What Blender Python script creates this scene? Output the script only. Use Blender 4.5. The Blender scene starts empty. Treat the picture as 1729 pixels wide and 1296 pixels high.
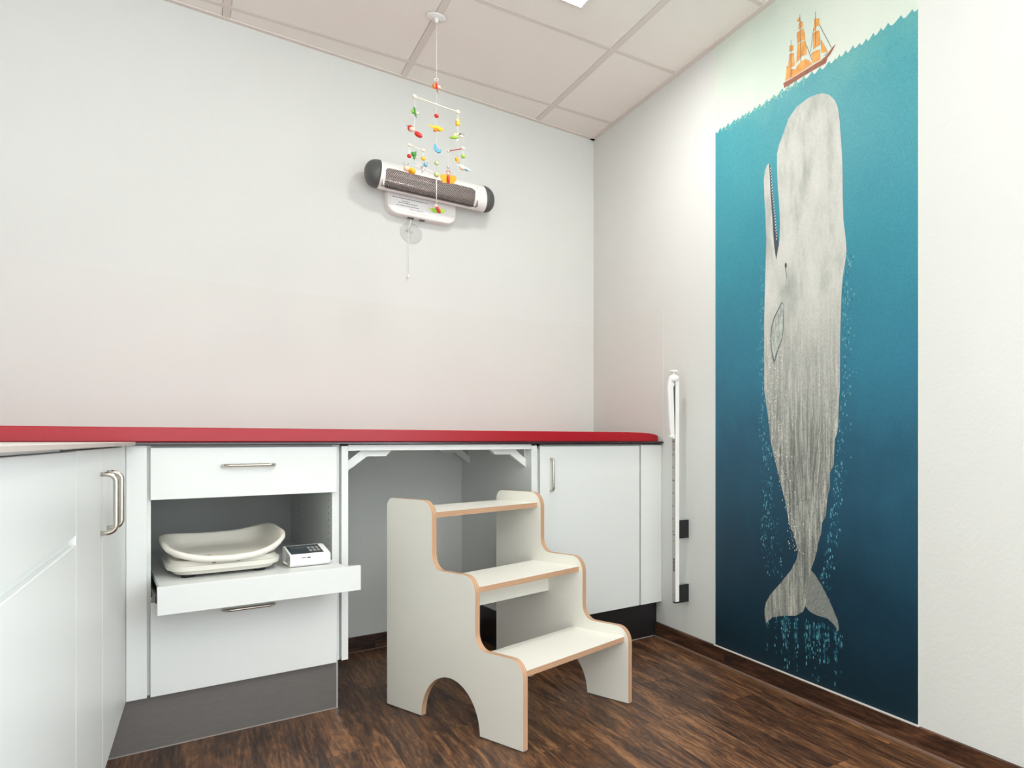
import bpy, bmesh, math, random
from math import sin, cos, pi, radians
from mathutils import Vector, Matrix
random.seed(7)
SC = bpy.context.scene
COL = SC.collection

# ------------------------------------------------------------------ camera, world, light, exposure
cam = bpy.data.cameras.new('camera'); cam_o = bpy.data.objects.new('camera', cam); COL.objects.link(cam_o)
cam_o.location = (-1.98221, -3.41323, 0.9)
cam_o.rotation_euler = (pi/2, 0, -0.76414)
cam.sensor_width = 36.0; cam.sensor_fit = 'HORIZONTAL'
cam.lens = 1203.84/1729*36
cam.shift_x = (864.5-1294.20)/1729
cam.shift_y = (743.36-648.0)/1729
cam.clip_start = 0.02
SC.camera = cam_o
SC.view_settings.view_transform = 'Standard'; SC.view_settings.look = 'None'
SC.view_settings.gamma = 1; SC.view_settings.use_curve_mapping = False
SC.view_settings.exposure = 0.22

w = bpy.data.worlds.new('world'); SC.world = w; w.use_nodes = True
w.node_tree.nodes['Background'].inputs[0].default_value = (0.75, 0.86, 1.0, 1)
w.node_tree.nodes['Background'].inputs[1].default_value = 0.6

PHI = -0.09526      # the right wall stands a little off square to the back wall
PSI = -0.09856      # so does the left run of cabinets
GAM = -0.08833      # and the ceiling grid
H = 2.515

def area(name, loc, rot, sx, sy, power, color):
    l = bpy.data.lights.new(name, 'AREA'); l.shape = 'RECTANGLE'; l.size = sx; l.size_y = sy
    l.energy = power; l.color = color
    o = bpy.data.objects.new(name, l); COL.objects.link(o); o.location = loc; o.rotation_euler = rot
    return o
def rz(a, x, y): return (cos(a)*x - sin(a)*y, sin(a)*x + cos(a)*y)
# daylight through an unseen rear window, its opening enlarged to lift the ceiling
_wx, _wy = rz(PHI, -1.22, -5.36)
area('window_daylight', (_wx, _wy, 1.22), (pi/2, 0, PHI), 2.1, 2.2, 43, (0.95, 0.98, 1.0))
# daylight through the window in the right wall, beyond the right edge of the picture
_wx, _wy = rz(PHI, 0.17, -4.1)
area('side_window_daylight', (_wx, _wy, 1.40), (pi/2, 0, PHI+pi/2), 1.55, 1.55, 60, (0.80, 0.91, 1.0))
# added upward fill behind the camera, standing in for a bounced flash
area('ceiling_fill', (-1.75, -4.75, 1.45), (pi, 0, 0), 0.5, 0.5, 76, (0.97, 0.985, 1.0))
# the first is the square ceiling lamp; the rest are added unseen fill
LAMP_AND_FILLS = [(-0.655, -1.184), (-1.283, -2.44), (-0.655, -3.70), (-1.911, -3.70), (-1.911, -1.184)]
for lx, ly in LAMP_AND_FILLS:
    px, py = rz(GAM, lx, ly)
    area('lamp_and_fill_light', (px, py, H-0.03), (0, 0, GAM), 0.19, 0.19, 7 if ly == -1.184 and lx > -1 else 1.0, (1.0, 0.985, 0.96))

# ------------------------------------------------------------------ materials
def lin(c):
    r = []
    for v in c:
        v /= 255.0
        r.append(v/12.92 if v <= 0.04045 else ((v+0.055)/1.055)**2.4)
    return (r[0], r[1], r[2], 1)
def base_mat(name, col, rough=0.5, metal=0.0, spec=0.5, **kw):
    m = bpy.data.materials.new(name); m.use_nodes = True
    b = m.node_tree.nodes['Principled BSDF']
    b.inputs['Base Color'].default_value = lin(col)
    b.inputs['Roughness'].default_value = rough; b.inputs['Metallic'].default_value = metal
    b.inputs['Specular IOR Level'].default_value = spec
    for k, v in kw.items(): b.inputs[k.replace('_', ' ')].default_value = v
    return m
def N(m, t, **kw):
    n = m.node_tree.nodes.new(t)
    for k, v in kw.items(): setattr(n, k, v)
    return n
def Lk(m, a, b): m.node_tree.links.new(a, b)
def coords(m, scale=(1, 1, 1), rot=(0, 0, 0), kind='Object'):
    tc = N(m, 'ShaderNodeTexCoord'); mp = N(m, 'ShaderNodeMapping')
    mp.inputs['Scale'].default_value = scale; mp.inputs['Rotation'].default_value = rot
    Lk(m, tc.outputs[kind], mp.inputs['Vector']); return mp.outputs['Vector']
def ramp(m, fac, stops):
    r = N(m, 'ShaderNodeValToRGB'); e = r.color_ramp.elements
    while len(e) < len(stops): e.new(0.5)
    for i, (p, c) in enumerate(stops): e[i].position = p; e[i].color = lin(c)
    Lk(m, fac, r.inputs['Fac']); return r.outputs['Color']
def noise(m, vec, scale, detail=4, rough=0.6, dist=0.0):
    n = N(m, 'ShaderNodeTexNoise'); n.inputs['Scale'].default_value = scale
    n.inputs['Detail'].default_value = detail; n.inputs['Roughness'].default_value = rough
    n.inputs['Distortion'].default_value = dist
    Lk(m, vec, n.inputs['Vector']); return n
def bump(m, h, strength, dist=0.001):
    b = m.node_tree.nodes['Principled BSDF']
    bp = N(m, 'ShaderNodeBump'); bp.inputs['Strength'].default_value = strength; bp.inputs['Distance'].default_value = dist
    Lk(m, h, bp.inputs['Height']); Lk(m, bp.outputs['Normal'], b.inputs['Normal'])
def mixc(m, fac, a, b, blend='MIX'):
    x = N(m, 'ShaderNodeMix', data_type='RGBA', blend_type=blend)
    if isinstance(fac, float): x.inputs['Factor'].default_value = fac
    else: Lk(m, fac, x.inputs['Factor'])
    for s, v in (('A', a), ('B', b)):
        sock = [i for i in x.inputs if i.name == s and i.type == 'RGBA'][0]
        if isinstance(v, tuple): sock.default_value = v
        else: Lk(m, v, sock)
    return [o for o in x.outputs if o.type == 'RGBA'][0]
def setcol(m, c): Lk(m, c, m.node_tree.nodes['Principled BSDF'].inputs['Base Color'])

def plaster(name, col, scale=90, strength=0.35, dist=0.0015, rough=0.85):
    m = base_mat(name, col, rough, spec=0.25)
    v = coords(m); n = noise(m, v, scale, 5, 0.65); bump(m, n.outputs['Fac'], strength, dist)
    n2 = noise(m, v, 1.7, 3)
    c = tuple(max(0, x-3) for x in col)
    setcol(m, ramp(m, n2.outputs['Fac'], [(0.3, c), (0.7, col)]))
    return m
M = {}
M['wall'] = plaster('white_wallpaper', (223, 225, 221), 65, 0.5, 0.0018)
M['panel'] = plaster('washable_wall_paint', (222, 223, 218), 60, 0.12, 0.0008, 0.5)
M['ceiling'] = plaster('ceiling_tile', (248, 243, 236), 260, 0.25, 0.0006, 0.9)
M['tbar'] = base_mat('ceiling_rail', (228, 220, 212), 0.6, spec=0.3)
def laminate(name, col, rough=0.38):
    m = base_mat(name, col, rough, spec=0.4)
    v = coords(m); n = noise(m, v, 420, 2, 0.5); bump(m, n.outputs['Fac'], 0.05, 0.0003)
    return m
M['white'] = laminate('white_laminate', (230, 232, 229))
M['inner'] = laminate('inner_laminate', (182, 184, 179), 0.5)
M['stoolwhite'] = laminate('cream_laminate', (243, 241, 231), 0.42)
M['dark_board'] = base_mat('compact_board', (48, 30, 34), 0.22, spec=0.6)
M['beige_sheen_board'] = laminate('beige_sheen_worktop', (196, 186, 178), 0.35)  # sheen of the board at a grazing angle, put into the colour
M['plinth'] = base_mat('brushed_plinth', (118, 114, 110), 0.42, 0.55)
_v = coords(M['plinth'], (3, 3, 260)); _n = noise(M['plinth'], _v, 9, 4)
setcol(M['plinth'], ramp(M['plinth'], _n.outputs['Fac'], [(0.3, (104, 100, 96)), (0.7, (128, 124, 120))]))
M['plinth_dark'] = base_mat('black_plinth', (30, 26, 28), 0.4)
M['alu'] = base_mat('aluminium', (196, 196, 194), 0.32, 0.9)
M['steel'] = base_mat('brushed_steel', (202, 195, 184), 0.25, 1.0)
M['black'] = base_mat('black_plastic', (24, 24, 28), 0.4)
M['darkgrey'] = base_mat('dark_grey_plastic', (84, 85, 84), 0.45)
M['whiteplastic'] = base_mat('white_plastic', (240, 239, 236), 0.32)
M['creamplastic'] = base_mat('cream_plastic', (234, 230, 218), 0.34)
M['rodface'] = base_mat('grey_anodised_face', (186, 184, 180), 0.4, 0.4)
M['paper'] = base_mat('paper', (244, 244, 243), 0.8)
M['ink'] = base_mat('ink', (96, 92, 96), 0.8)
M['display'] = base_mat('keypad_foil', (62, 72, 78), 0.3)
M['string'] = base_mat('white_string', (238, 236, 230), 0.8)
M['woodwhite'] = base_mat('pale_wood', (238, 226, 204), 0.5)
for k, c in dict(red=(206, 44, 34), green=(62, 140, 54), lime=(150, 190, 62), yellow=(240, 190, 46), orange=(240, 130, 40),
                 amber=(246, 168, 20), blue=(98, 168, 196), grey=(206, 200, 202), pink=(238, 200, 178), lightgreen=(196, 204, 140),
                 brown=(120, 76, 44)).items():
    M['t_'+k] = base_mat('painted_'+k, c, 0.4)
# red vinyl
M['vinyl'] = base_mat('red_vinyl', (168, 16, 32), 0.34, spec=0.4)
_v = coords(M['vinyl']); _n = noise(M['vinyl'], _v, 700, 3); bump(M['vinyl'], _n.outputs['Fac'], 0.12, 0.0004)
# clear plastic
M['clear'] = base_mat('clear_plastic', (232, 234, 232), 0.15, Alpha=0.22)
# lamp diffuser
m = bpy.data.materials.new('lamp_diffuser'); m.use_nodes = True; b = m.node_tree.nodes['Principled BSDF']
b.inputs['Emission Color'].default_value = (1, 0.97, 0.92, 1); b.inputs['Emission Strength'].default_value = 14; M['glow'] = m
# polished reflector
M['mirror'] = base_mat('polished_reflector', (150, 138, 134), 0.25, 0.9)
M['mesh'] = base_mat('grille_wire', (214, 204, 200), 0.4, 0.2)
# birch plywood edge, stripes across the sheet thickness (axis Y or Z of the object)
def ply(name, axis):
    m = base_mat(name, (214, 168, 126), 0.55, spec=0.3)
    sc = [26, 26, 26]; sc[axis] = 26
    v = coords(m, (1, 1, 1)); sep = N(m, 'ShaderNodeSeparateXYZ'); Lk(m, v, sep.inputs[0])
    mm = N(m, 'ShaderNodeMath', operation='MULTIPLY'); mm.inputs[1].default_value = 2*pi/0.0055; Lk(m, sep.outputs[axis], mm.inputs[0])
    s = N(m, 'ShaderNodeMath', operation='SINE'); Lk(m, mm.outputs[0], s.inputs[0])
    s2 = N(m, 'ShaderNodeMath', operation='MULTIPLY_ADD'); s2.inputs[1].default_value = 0.5; s2.inputs[2].default_value = 0.5; Lk(m, s.outputs[0], s2.inputs[0])
    c1 = ramp(m, s2.outputs[0], [(0.1, (194, 160, 134)), (0.8, (214, 184, 158))])
    vs = [9, 9, 9]; vs[axis] = 420
    n = noise(m, coords(m, tuple(vs)), 1.0, 3)
    c2 = ramp(m, n.outputs['Fac'], [(0.0, (110, 76, 56)), (0.36, (224, 196, 166)), (1.0, (246, 224, 198))])
    setcol(m, mixc(m, 0.55, c1, c2, 'MULTIPLY'))
    return m
M['ply_y'] = ply('plywood_edge_upright', 1)
M['ply_z'] = ply('plywood_edge_flat', 2)

def wood(name, rot, stops, planks=True, row=0.165, length=0.92, off=(0, 0)):
    """dark oak vinyl; the planks run along the local Y axis of the given rotation"""
    m = base_mat(name, (80, 55, 40), 0.42, spec=0.35)
    tc = N(m, 'ShaderNodeTexCoord'); mp = N(m, 'ShaderNodeMapping')
    mp.inputs['Rotation'].default_value = (0, 0, rot); mp.inputs['Location'].default_value = (off[0], off[1], 0)
    Lk(m, tc.outputs['Object'], mp.inputs['Vector'])
    sep = N(m, 'ShaderNodeSeparateXYZ'); Lk(m, mp.outputs['Vector'], sep.inputs[0])
    cb = N(m, 'ShaderNodeCombineXYZ'); Lk(m, sep.outputs['Y'], cb.inputs['X'])
    if planks: Lk(m, sep.outputs['X'], cb.inputs['Y'])
    else:
        ad = N(m, 'ShaderNodeMath', operation='ADD'); Lk(m, sep.outputs['X'], ad.inputs[0]); Lk(m, sep.outputs['Z'], ad.inputs[1]); Lk(m, ad.outputs[0], cb.inputs['Y'])
    br = N(m, 'ShaderNodeTexBrick'); br.offset = 0.37; br.inputs['Scale'].default_value = 1
    br.inputs['Brick Width'].default_value = length; br.inputs['Row Height'].default_value = row
    br.inputs['Mortar Size'].default_value = 0.0006 if planks else 0.0; br.inputs['Mortar Smooth'].default_value = 0.2
    br.inputs['Color1'].default_value = (0, 0, 0, 1); br.inputs['Color2'].default_value = (1, 1, 1, 1)
    br.inputs['Mortar'].default_value = (0.5, 0.5, 0.5, 1)
    Lk(m, cb.outputs[0], br.inputs['Vector'])
    # grain coordinates: shifted per plank so figures break at the joints
    sh = N(m, 'ShaderNodeVectorMath', operation='MULTIPLY_ADD')
    Lk(m, br.outputs['Color'], sh.inputs[0]); sh.inputs[1].default_value = (7.3, 3.1, 11.0); Lk(m, cb.outputs[0], sh.inputs[2])
    g = N(m, 'ShaderNodeMapping'); g.inputs['Scale'].default_value = (1.8, 12.0, 1); Lk(m, sh.outputs[0], g.inputs['Vector'])
    big = noise(m, g.outputs[0], 1.5, 6, 0.62, 1.4)
    f = N(m, 'ShaderNodeMapping'); f.inputs['Scale'].default_value = (4.5, 150, 1); Lk(m, sh.outputs[0], f.inputs['Vector'])
    fine = noise(m, f.outputs[0], 1.3, 6, 0.72, 0.5)
    k = N(m, 'ShaderNodeMapping'); k.inputs['Scale'].default_value = (1.9, 4.2, 1); Lk(m, sh.outputs[0], k.inputs['Vector'])
    wv = N(m, 'ShaderNodeTexWave', wave_type='RINGS'); wv.inputs['Scale'].default_value = 5.5; wv.inputs['Distortion'].default_value = 9
    wv.inputs['Detail'].default_value = 4; wv.inputs['Detail Scale'].default_value = 1.3; Lk(m, k.outputs[0], wv.inputs['Vector'])
    mx = N(m, 'ShaderNodeMath', operation='MULTIPLY_ADD'); Lk(m, big.outputs['Fac'], mx.inputs[0]); mx.inputs[1].default_value = 1.25
    bt = N(m, 'ShaderNodeSeparateColor'); Lk(m, br.outputs['Color'], bt.inputs[0])
    m2 = N(m, 'ShaderNodeMath', operation='MULTIPLY_ADD'); Lk(m, bt.outputs[0], m2.inputs[0]); m2.inputs[1].default_value = 0.15; m2.inputs[2].default_value = -0.66
    Lk(m, m2.outputs[0], mx.inputs[2])
    m3 = N(m, 'ShaderNodeMath', operation='MULTIPLY_ADD'); Lk(m, fine.outputs['Fac'], m3.inputs[0]); m3.inputs[1].default_value = 0.85; Lk(m, mx.outputs[0], m3.inputs[2])
    m4 = N(m, 'ShaderNodeMath', operation='MULTIPLY_ADD'); Lk(m, wv.outputs['Fac'], m4.inputs[0]); m4.inputs[1].default_value = 0.13; Lk(m, m3.outputs[0], m4.inputs[2])
    c = ramp(m, m4.outputs[0], stops)
    if planks:
        c = mixc(m, br.outputs['Fac'], c, lin((26, 17, 12)))
    setcol(m, c)
    bump(m, fine.outputs['Fac'], 0.12, 0.0005)
    return m
WS = [(0.20, (36, 23, 17)), (0.40, (72, 48, 34)), (0.58, (104, 71, 48)), (0.85, (158, 112, 74))]
M['floor'] = wood('oak_plank_floor', -PHI, WS, off=(0.218, 0.31))
M['skirt_r'] = wood('oak_skirting', 0.0, [(0.28, (36, 22, 17)), (0.45, (62, 40, 29)), (0.62, (88, 58, 41)), (0.9, (122, 84, 58))], planks=False, row=5, length=0.78, off=(0, 0.17))
M['skirt_b'] = wood('oak_skirting_back', pi/2, [(0.28, (36, 22, 17)), (0.45, (62, 40, 29)), (0.62, (88, 58, 41)), (0.9, (122, 84, 58))], planks=False, row=5, length=0.78)
M['sealant'] = base_mat('grey_sealant', (124, 100, 86), 0.5)
M['whiteseal'] = base_mat('white_sealant', (206, 200, 194), 0.6)
M['sealgrey'] = base_mat('pale_seal_strip', (160, 150, 142), 0.5)
# mural prints
m = base_mat('mural_sky_print', (214, 226, 214), 0.6, spec=0.3)
v = coords(m); n = noise(m, v, 420, 3); n2 = noise(m, v, 2.2, 2)
setcol(m, mixc(m, 0.35, ramp(m, n2.outputs['Fac'], [(0.25, (192, 214, 202)), (0.7, (226, 232, 219))]), ramp(m, n.outputs['Fac'], [(0.3, (205, 216, 206)), (0.7, (228, 234, 224))])))
M['m_sky'] = m
m = base_mat('mural_water_print', (60, 150, 165), 0.55, spec=0.35)
v = coords(m); sep = N(m, 'ShaderNodeSeparateXYZ'); Lk(m, v, sep.inputs[0])
n2 = noise(m, v, 3.0, 4, 0.6)
ma = N(m, 'ShaderNodeMath', operation='MULTIPLY_ADD'); ma.inputs[1].default_value = 0.22; Lk(m, n2.outputs['Fac'], ma.inputs[0])
mb = N(m, 'ShaderNodeMath', operation='MULTIPLY'); mb.inputs[1].default_value = 1/2.3; Lk(m, sep.outputs['Z'], mb.inputs[0])
Lk(m, mb.outputs[0], ma.inputs[2])
md = N(m, 'ShaderNodeMath', operation='MULTIPLY_ADD'); md.inputs[1].default_value = -0.035; Lk(m, sep.outputs['Y'], md.inputs[0]); Lk(m, ma.outputs[0], md.inputs[2])  # lighter towards the room end: gloss and lighting put into the print colour
sb = N(m, 'ShaderNodeMath', operation='SUBTRACT'); sb.inputs[1].default_value = 0.17; Lk(m, md.outputs[0], sb.inputs[0])
c1 = ramp(m, sb.outputs[0], [(0.0, (3, 42, 56)), (0.14, (12, 60, 82)), (0.30, (36, 94, 120)), (0.46, (50, 130, 156)), (0.64, (60, 154, 172)), (0.84, (80, 172, 182)), (0.97, (122, 196, 190))])
n = noise(m, v, 330, 3, 0.7)
c2 = ramp(m, n.outputs['Fac'], [(0.3, (188, 196, 200)), (0.7, (255, 255, 255))])
setcol(m, mixc(m, 0.8, c1, c2, 'MULTIPLY')); M['m_water'] = m
m = base_mat('mural_whale_print', (215, 215, 208), 0.6, spec=0.3)
v = coords(m); sep = N(m, 'ShaderNodeSeparateXYZ'); Lk(m, v, sep.inputs[0])
n = noise(m, v, 130, 5, 0.8)
st = noise(m, coords(m, (1, 42, 3.2)), 1.6, 6, 0.75, 0.4)
bl = noise(m, coords(m, (1, 7, 3)), 1.2, 4, 0.6)
low = N(m, 'ShaderNodeMapRange'); low.inputs['From Min'].default_value = 1.42; low.inputs['From Max'].default_value = 0.85; Lk(m, sep.outputs['Z'], low.inputs['Value'])
soft = ramp(m, bl.outputs['Fac'], [(0.3, (164, 170, 164)), (0.5, (206, 207, 200)), (0.75, (222, 222, 216))])
hard = ramp(m, st.outputs['Fac'], [(0.34, (92, 98, 95)), (0.5, (166, 169, 162)), (0.66, (224, 223, 215))])
c = mixc(m, low.outputs[0], soft, hard)
gr = ramp(m, n.outputs['Fac'], [(0.34, (170, 172, 168)), (0.55, (240, 240, 238)), (0.8, (255, 255, 255))])
lf = N(m, 'ShaderNodeMath', operation='MULTIPLY_ADD'); lf.inputs[1].default_value = 0.6; lf.inputs[2].default_value = 0.25; Lk(m, low.outputs[0], lf.inputs[0])
setcol(m, mixc(m, lf.outputs[0], c, gr, 'MULTIPLY')); M['m_whale'] = m
M['m_fluke'] = base_mat('mural_far_fluke_print', (128, 134, 130), 0.6)
_v = coords(M['m_fluke']); _n = noise(M['m_fluke'], _v, 150, 5, 0.8)
setcol(M['m_fluke'], ramp(M['m_fluke'], _n.outputs['Fac'], [(0.3, (92, 98, 96)), (0.7, (160, 164, 158))]))
M['m_gum'] = base_mat('mural_gum_print', (62, 74, 84), 0.6)
M['m_tooth'] = base_mat('mural_tooth_print', (232, 232, 224), 0.6)
M['m_shadow'] = base_mat('mural_dark_outline_print', (96, 104, 100), 0.6)
M['m_streak'] = base_mat('mural_streak_print', (116, 122, 117), 0.6)
M['m_fin'] = base_mat('mural_fin_print', (178, 186, 178), 0.6)
_v = coords(M['m_fin'], (1, 3, 1)); _n = noise(M['m_fin'], _v, 24, 5, 0.7)
setcol(M['m_fin'], ramp(M['m_fin'], _n.outputs['Fac'], [(0.35, (140, 146, 140)), (0.6, (196, 204, 196))]))
M['m_eye'] = base_mat('mural_eye_print', (34, 36, 36), 0.5)
M['m_bubble'] = base_mat('mural_bubble_print', (92, 160, 174), 0.6)
M['m_bubble2'] = base_mat('mural_dim_bubble_print', (38, 98, 120), 0.6)
M['m_foam'] = base_mat('mural_foam_print', (176, 216, 190), 0.6)
m = base_mat('mural_sail_print', (226, 158, 66), 0.6); v = coords(m); n = noise(m, v, 26, 4)
setcol(m, ramp(m, n.outputs['Fac'], [(0.3, (214, 132, 60)), (0.7, (236, 176, 84))])); M['m_sail'] = m
m = base_mat('mural_hull_print', (150, 88, 62), 0.6); v = coords(m, (1, 1, 6)); n = noise(m, v, 40, 4)
setcol(m, ramp(m, n.outputs['Fac'], [(0.3, (120, 66, 46)), (0.7, (172, 104, 74))])); M['m_hull'] = m
M['m_line'] = base_mat('mural_rigging_print', (96, 96, 84), 0.6)
M['m_deck'] = base_mat('mural_deck_print', (232, 206, 176), 0.6)

# ------------------------------------------------------------------ mesh builder
class MB:
    def __init__(s): s.bm = bmesh.new(); s.mats = []
    def mi(s, mat):
        mat = M[mat] if isinstance(mat, str) else mat
        if mat not in s.mats: s.mats.append(mat)
        return s.mats.index(mat)
    def _merge(s, b2, mat, smooth=False):
        i = s.mi(mat) if mat else None
        for f in b2.faces:
            if i is not None: f.material_index = i
            if smooth: f.smooth = True
        me = bpy.data.meshes.new('t'); b2.to_mesh(me); b2.free(); s.bm.from_mesh(me); bpy.data.meshes.remove(me)
    def box(s, x0, x1, y0, y1, z0, z1, mat, bev=0.0, seg=2):
        b = bmesh.new(); bmesh.ops.create_cube(b, size=1)
        for v in b.verts: v.co = Vector(((x0+x1)/2+v.co.x*(x1-x0), (y0+y1)/2+v.co.y*(y1-y0), (z0+z1)/2+v.co.z*(z1-z0)))
        if bev: bmesh.ops.bevel(b, geom=list(b.edges), offset=bev, segments=seg, affect='EDGES', profile=0.5)
        s._merge(b, mat); return s
    def prism(s, poly, d0, d1, plane, mat, side=None, bev=0):
        """poly of 2D points; plane 'xz' -> extruded in y, 'xy' -> z, 'yz' -> x"""
        b = bmesh.new()
        def P(p, d):
            return Vector((p[0], d, p[1])) if plane == 'xz' else Vector((p[0], p[1], d)) if plane == 'xy' else Vector((d, p[0], p[1]))
        A = [b.verts.new(P(p, d0)) for p in poly]; B = [b.verts.new(P(p, d1)) for p in poly]
        fa = b.faces.new(A); fb = b.faces.new(B[::-1]); n = len(poly)
        i0 = s.mi(mat); i1 = s.mi(side) if side else i0
        fa.material_index = fb.material_index = i0
        for i in range(n):
            f = b.faces.new((A[i], B[i], B[(i+1) % n], A[(i+1) % n])); f.material_index = i1
        bmesh.ops.recalc_face_normals(b, faces=b.faces)
        if bev: bmesh.ops.bevel(b, geom=list(b.edges), offset=bev, segments=1, affect='EDGES')
        s._merge(b, None); return s
    def tube(s, pts, r, mat, seg=10, smooth=True):
        b = bmesh.new(); pts = [Vector(p) for p in pts]; rings = []
        up = None
        for i, p in enumerate(pts):
            t = (pts[min(i+1, len(pts)-1)]-pts[max(i-1, 0)]).normalized()
            if up is None:
                up = Vector((0, 0, 1)) if abs(t.z) < 0.9 else Vector((1, 0, 0))
            x = t.cross(up).normalized(); up = x.cross(t).normalized()
            rr = r[i] if isinstance(r, (list, tuple)) else r
            rings.append([b.verts.new(p + x*rr*cos(2*pi*k/seg) + up*rr*sin(2*pi*k/seg)) for k in range(seg)])
        for a, c in zip(rings, rings[1:]):
            for k in range(seg): b.faces.new((a[k], a[(k+1) % seg], c[(k+1) % seg], c[k]))
        b.faces.new(rings[0][::-1]); b.faces.new(rings[-1])
        bmesh.ops.recalc_face_normals(b, faces=b.faces)
        s._merge(b, mat, smooth); return s
    def ball(s, c, r, mat, sx=1, sy=1, sz=1, rot=None, seg=14):
        b = bmesh.new(); bmesh.ops.create_uvsphere(b, u_segments=seg, v_segments=max(6, seg*2//3), radius=r)
        R = Matrix.Rotation(rot[0], 3, rot[1]) if rot else Matrix.Identity(3)
        for v in b.verts: v.co = R @ Vector((v.co.x*sx, v.co.y*sy, v.co.z*sz)) + Vector(c)
        s._merge(b, mat, True); return s
    def lathe(s, prof, c, mat, axis='z', seg=32, smooth=True):
        """prof: (r, h) pairs along axis"""
        b = bmesh.new(); rings = []
        for r, h in prof:
            ring = []
            for k in range(seg):
                a = 2*pi*k/seg; u, v_ = r*cos(a), r*sin(a)
                q = (u, v_, h) if axis == 'z' else (u, h, v_) if axis == 'y' else (h, u, v_)
                ring.append(b.verts.new(Vector(c)+Vector(q)))
            rings.append(ring)
        for a, d in zip(rings, rings[1:]):
            for k in range(seg): b.faces.new((a[k], a[(k+1) % seg], d[(k+1) % seg], d[k]))
        b.faces.new(rings[0]); b.faces.new(rings[-1][::-1])
        bmesh.ops.recalc_face_normals(b, faces=b.faces)
        s._merge(b, mat, smooth); return s
    def flat(s, pts3, mat):
        b = bmesh.new(); b.faces.new([b.verts.new(Vector(p)) for p in pts3]); s._merge(b, mat); return s
    def xform(s, mtx):
        bmesh.ops.transform(s.bm, matrix=mtx, verts=s.bm.verts); return s
    def build(s, name, parent=None, base=None, rot=0.0, autosmooth=False, loc=None):
        """vertices are given in the frame of the parent thing; base = its base point in that frame"""
        if parent is not None and base is None: base = parent['_base']
        if base is None: base = (0, 0, 0)
        bmesh.ops.translate(s.bm, vec=-Vector(base), verts=s.bm.verts)
        me = bpy.data.meshes.new(name); s.bm.to_mesh(me); s.bm.free()
        for mt in s.mats: me.materials.append(mt)
        o = bpy.data.objects.new(name, me); COL.objects.link(o)
        if parent is not None: o.parent = parent; o['_base'] = list(base)
        else:
            x, y = rz(rot, base[0], base[1]); o.location = (x, y, base[2]); o.rotation_euler = (0, 0, rot); o['_base'] = list(base)
        if autosmooth:
            for p in me.polygons: p.use_smooth = True
            md = o.modifiers.new('edge_split', 'EDGE_SPLIT'); md.split_angle = radians(35)
        return o
def tag(o, label, cat, group=None, kind=None):
    o['label'] = label; o['category'] = cat
    if group: o['group'] = group
    if kind: o['kind'] = kind
    return o
def thing(name, base, label, cat, rot=0.0, group=None):
    o = bpy.data.objects.new(name, None); COL.objects.link(o); o.empty_display_size = 0.05
    x, y = rz(rot, base[0], base[1]); o.location = (x, y, base[2]); o.rotation_euler = (0, 0, rot); o['_base'] = list(base)
    return tag(o, label, cat, group)
def struct(mb, name, rot=0.0, base=(0, 0, 0), label=None):
    o = mb.build(name, None, base, rot); o['kind'] = 'structure'
    if label: o['label'] = label
    return o

# ================================================================== the room
T = 0.12
struct(MB().box(-3.0, 0.25, -5.6, 0.12, -0.06, 0.0, 'floor'), 'floor')
struct(MB().box(-2.75, 0.2, 0.0, T, 0.0, 2.62, 'wall'), 'wall_back')
wr = MB().box(0.0, T, -3.30, 0.0, 0.0, 2.62, 'wall')
wr.box(0.0, T, -5.45, -4.9, 0.0, 2.62, 'wall').box(0.0, T, -4.9, -3.30, 0.0, 0.6, 'wall').box(0.0, T, -4.9, -3.30, 2.2, 2.62, 'wall')
struct(wr, 'wall_right', PHI)
wn = MB()
for a, b_ in ((-4.9, -4.84), (-4.13, -4.07), (-3.36, -3.30)): wn.box(0.04, 0.09, a, b_, 0.6, 2.2, 'whiteplastic')
for a, b_ in ((0.6, 0.66), (2.14, 2.2)): wn.box(0.04, 0.09, -4.9, -3.30, a, b_, 'whiteplastic')
struct(wn, 'window_2', PHI)
struct(MB().box(-2.55, -2.43, -5.45, 0.2, 0.0, 2.62, 'wall'), 'wall_left', PSI)
wf = MB()
wf.box(-2.46, 0, -5.32, -5.2, 0, 0.08, 'wall'); wf.box(-2.46, 0, -5.32, -5.2, 2.36, 2.62, 'wall')
wf.box(-2.46, -2.3, -5.32, -5.2, 0.08, 2.36, 'wall'); wf.box(-0.14, 0, -5.32, -5.2, 0.08, 2.36, 'wall')
struct(wf, 'wall_front', PHI)
wn = MB()
for a, b in ((-2.3, -2.24), (-1.25, -1.19), (-0.2, -0.14)): wn.box(a, b, -5.28, -5.22, 0.08, 2.36, 'whiteplastic')
for a, b in ((0.08, 0.14), (2.30, 2.36)): wn.box(-2.3, -0.14, -5.28, -5.22, a, b, 'whiteplastic')
struct(wn, 'window_1', PHI)  # unseen rear glazing, made tall so light reaches the ceiling

# ceiling tiles in their grid
GX = [-0.3236-0.62824*k for k in range(-1, 5)]; GY = [-0.2467-0.62824*k for k in range(-1, 9)]
cl = MB(); cl.box(-3.1, 0.6, -5.8, 0.5, H+0.007, H+0.05, 'ceiling')
for i in range(len(GX)-1):
    for j in range(len(GY)-1):
        cl.box(GX[i+1]+0.0132, GX[i]-0.0132, GY[j+1]+0.0132, GY[j]-0.0132, H+0.0005, H+0.008, 'ceiling')
struct(cl, 'ceiling', GAM)
tb = MB()
for x in GX: tb.box(x-0.012, x+0.012, -5.6, 0.45, H-0.0015, H+0.006, 'tbar')
for y in GY: tb.box(-3.0, 0.5, y-0.0118, y+0.0118, H-0.0012, H+0.0058, 'tbar')
struct(tb, 'trim_1', GAM)
tr = MB().box(-2.6, 0, -0.022, 0.0, H-0.004, H+0.003, 'tbar'); struct(tr, 'trim_2')
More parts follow.
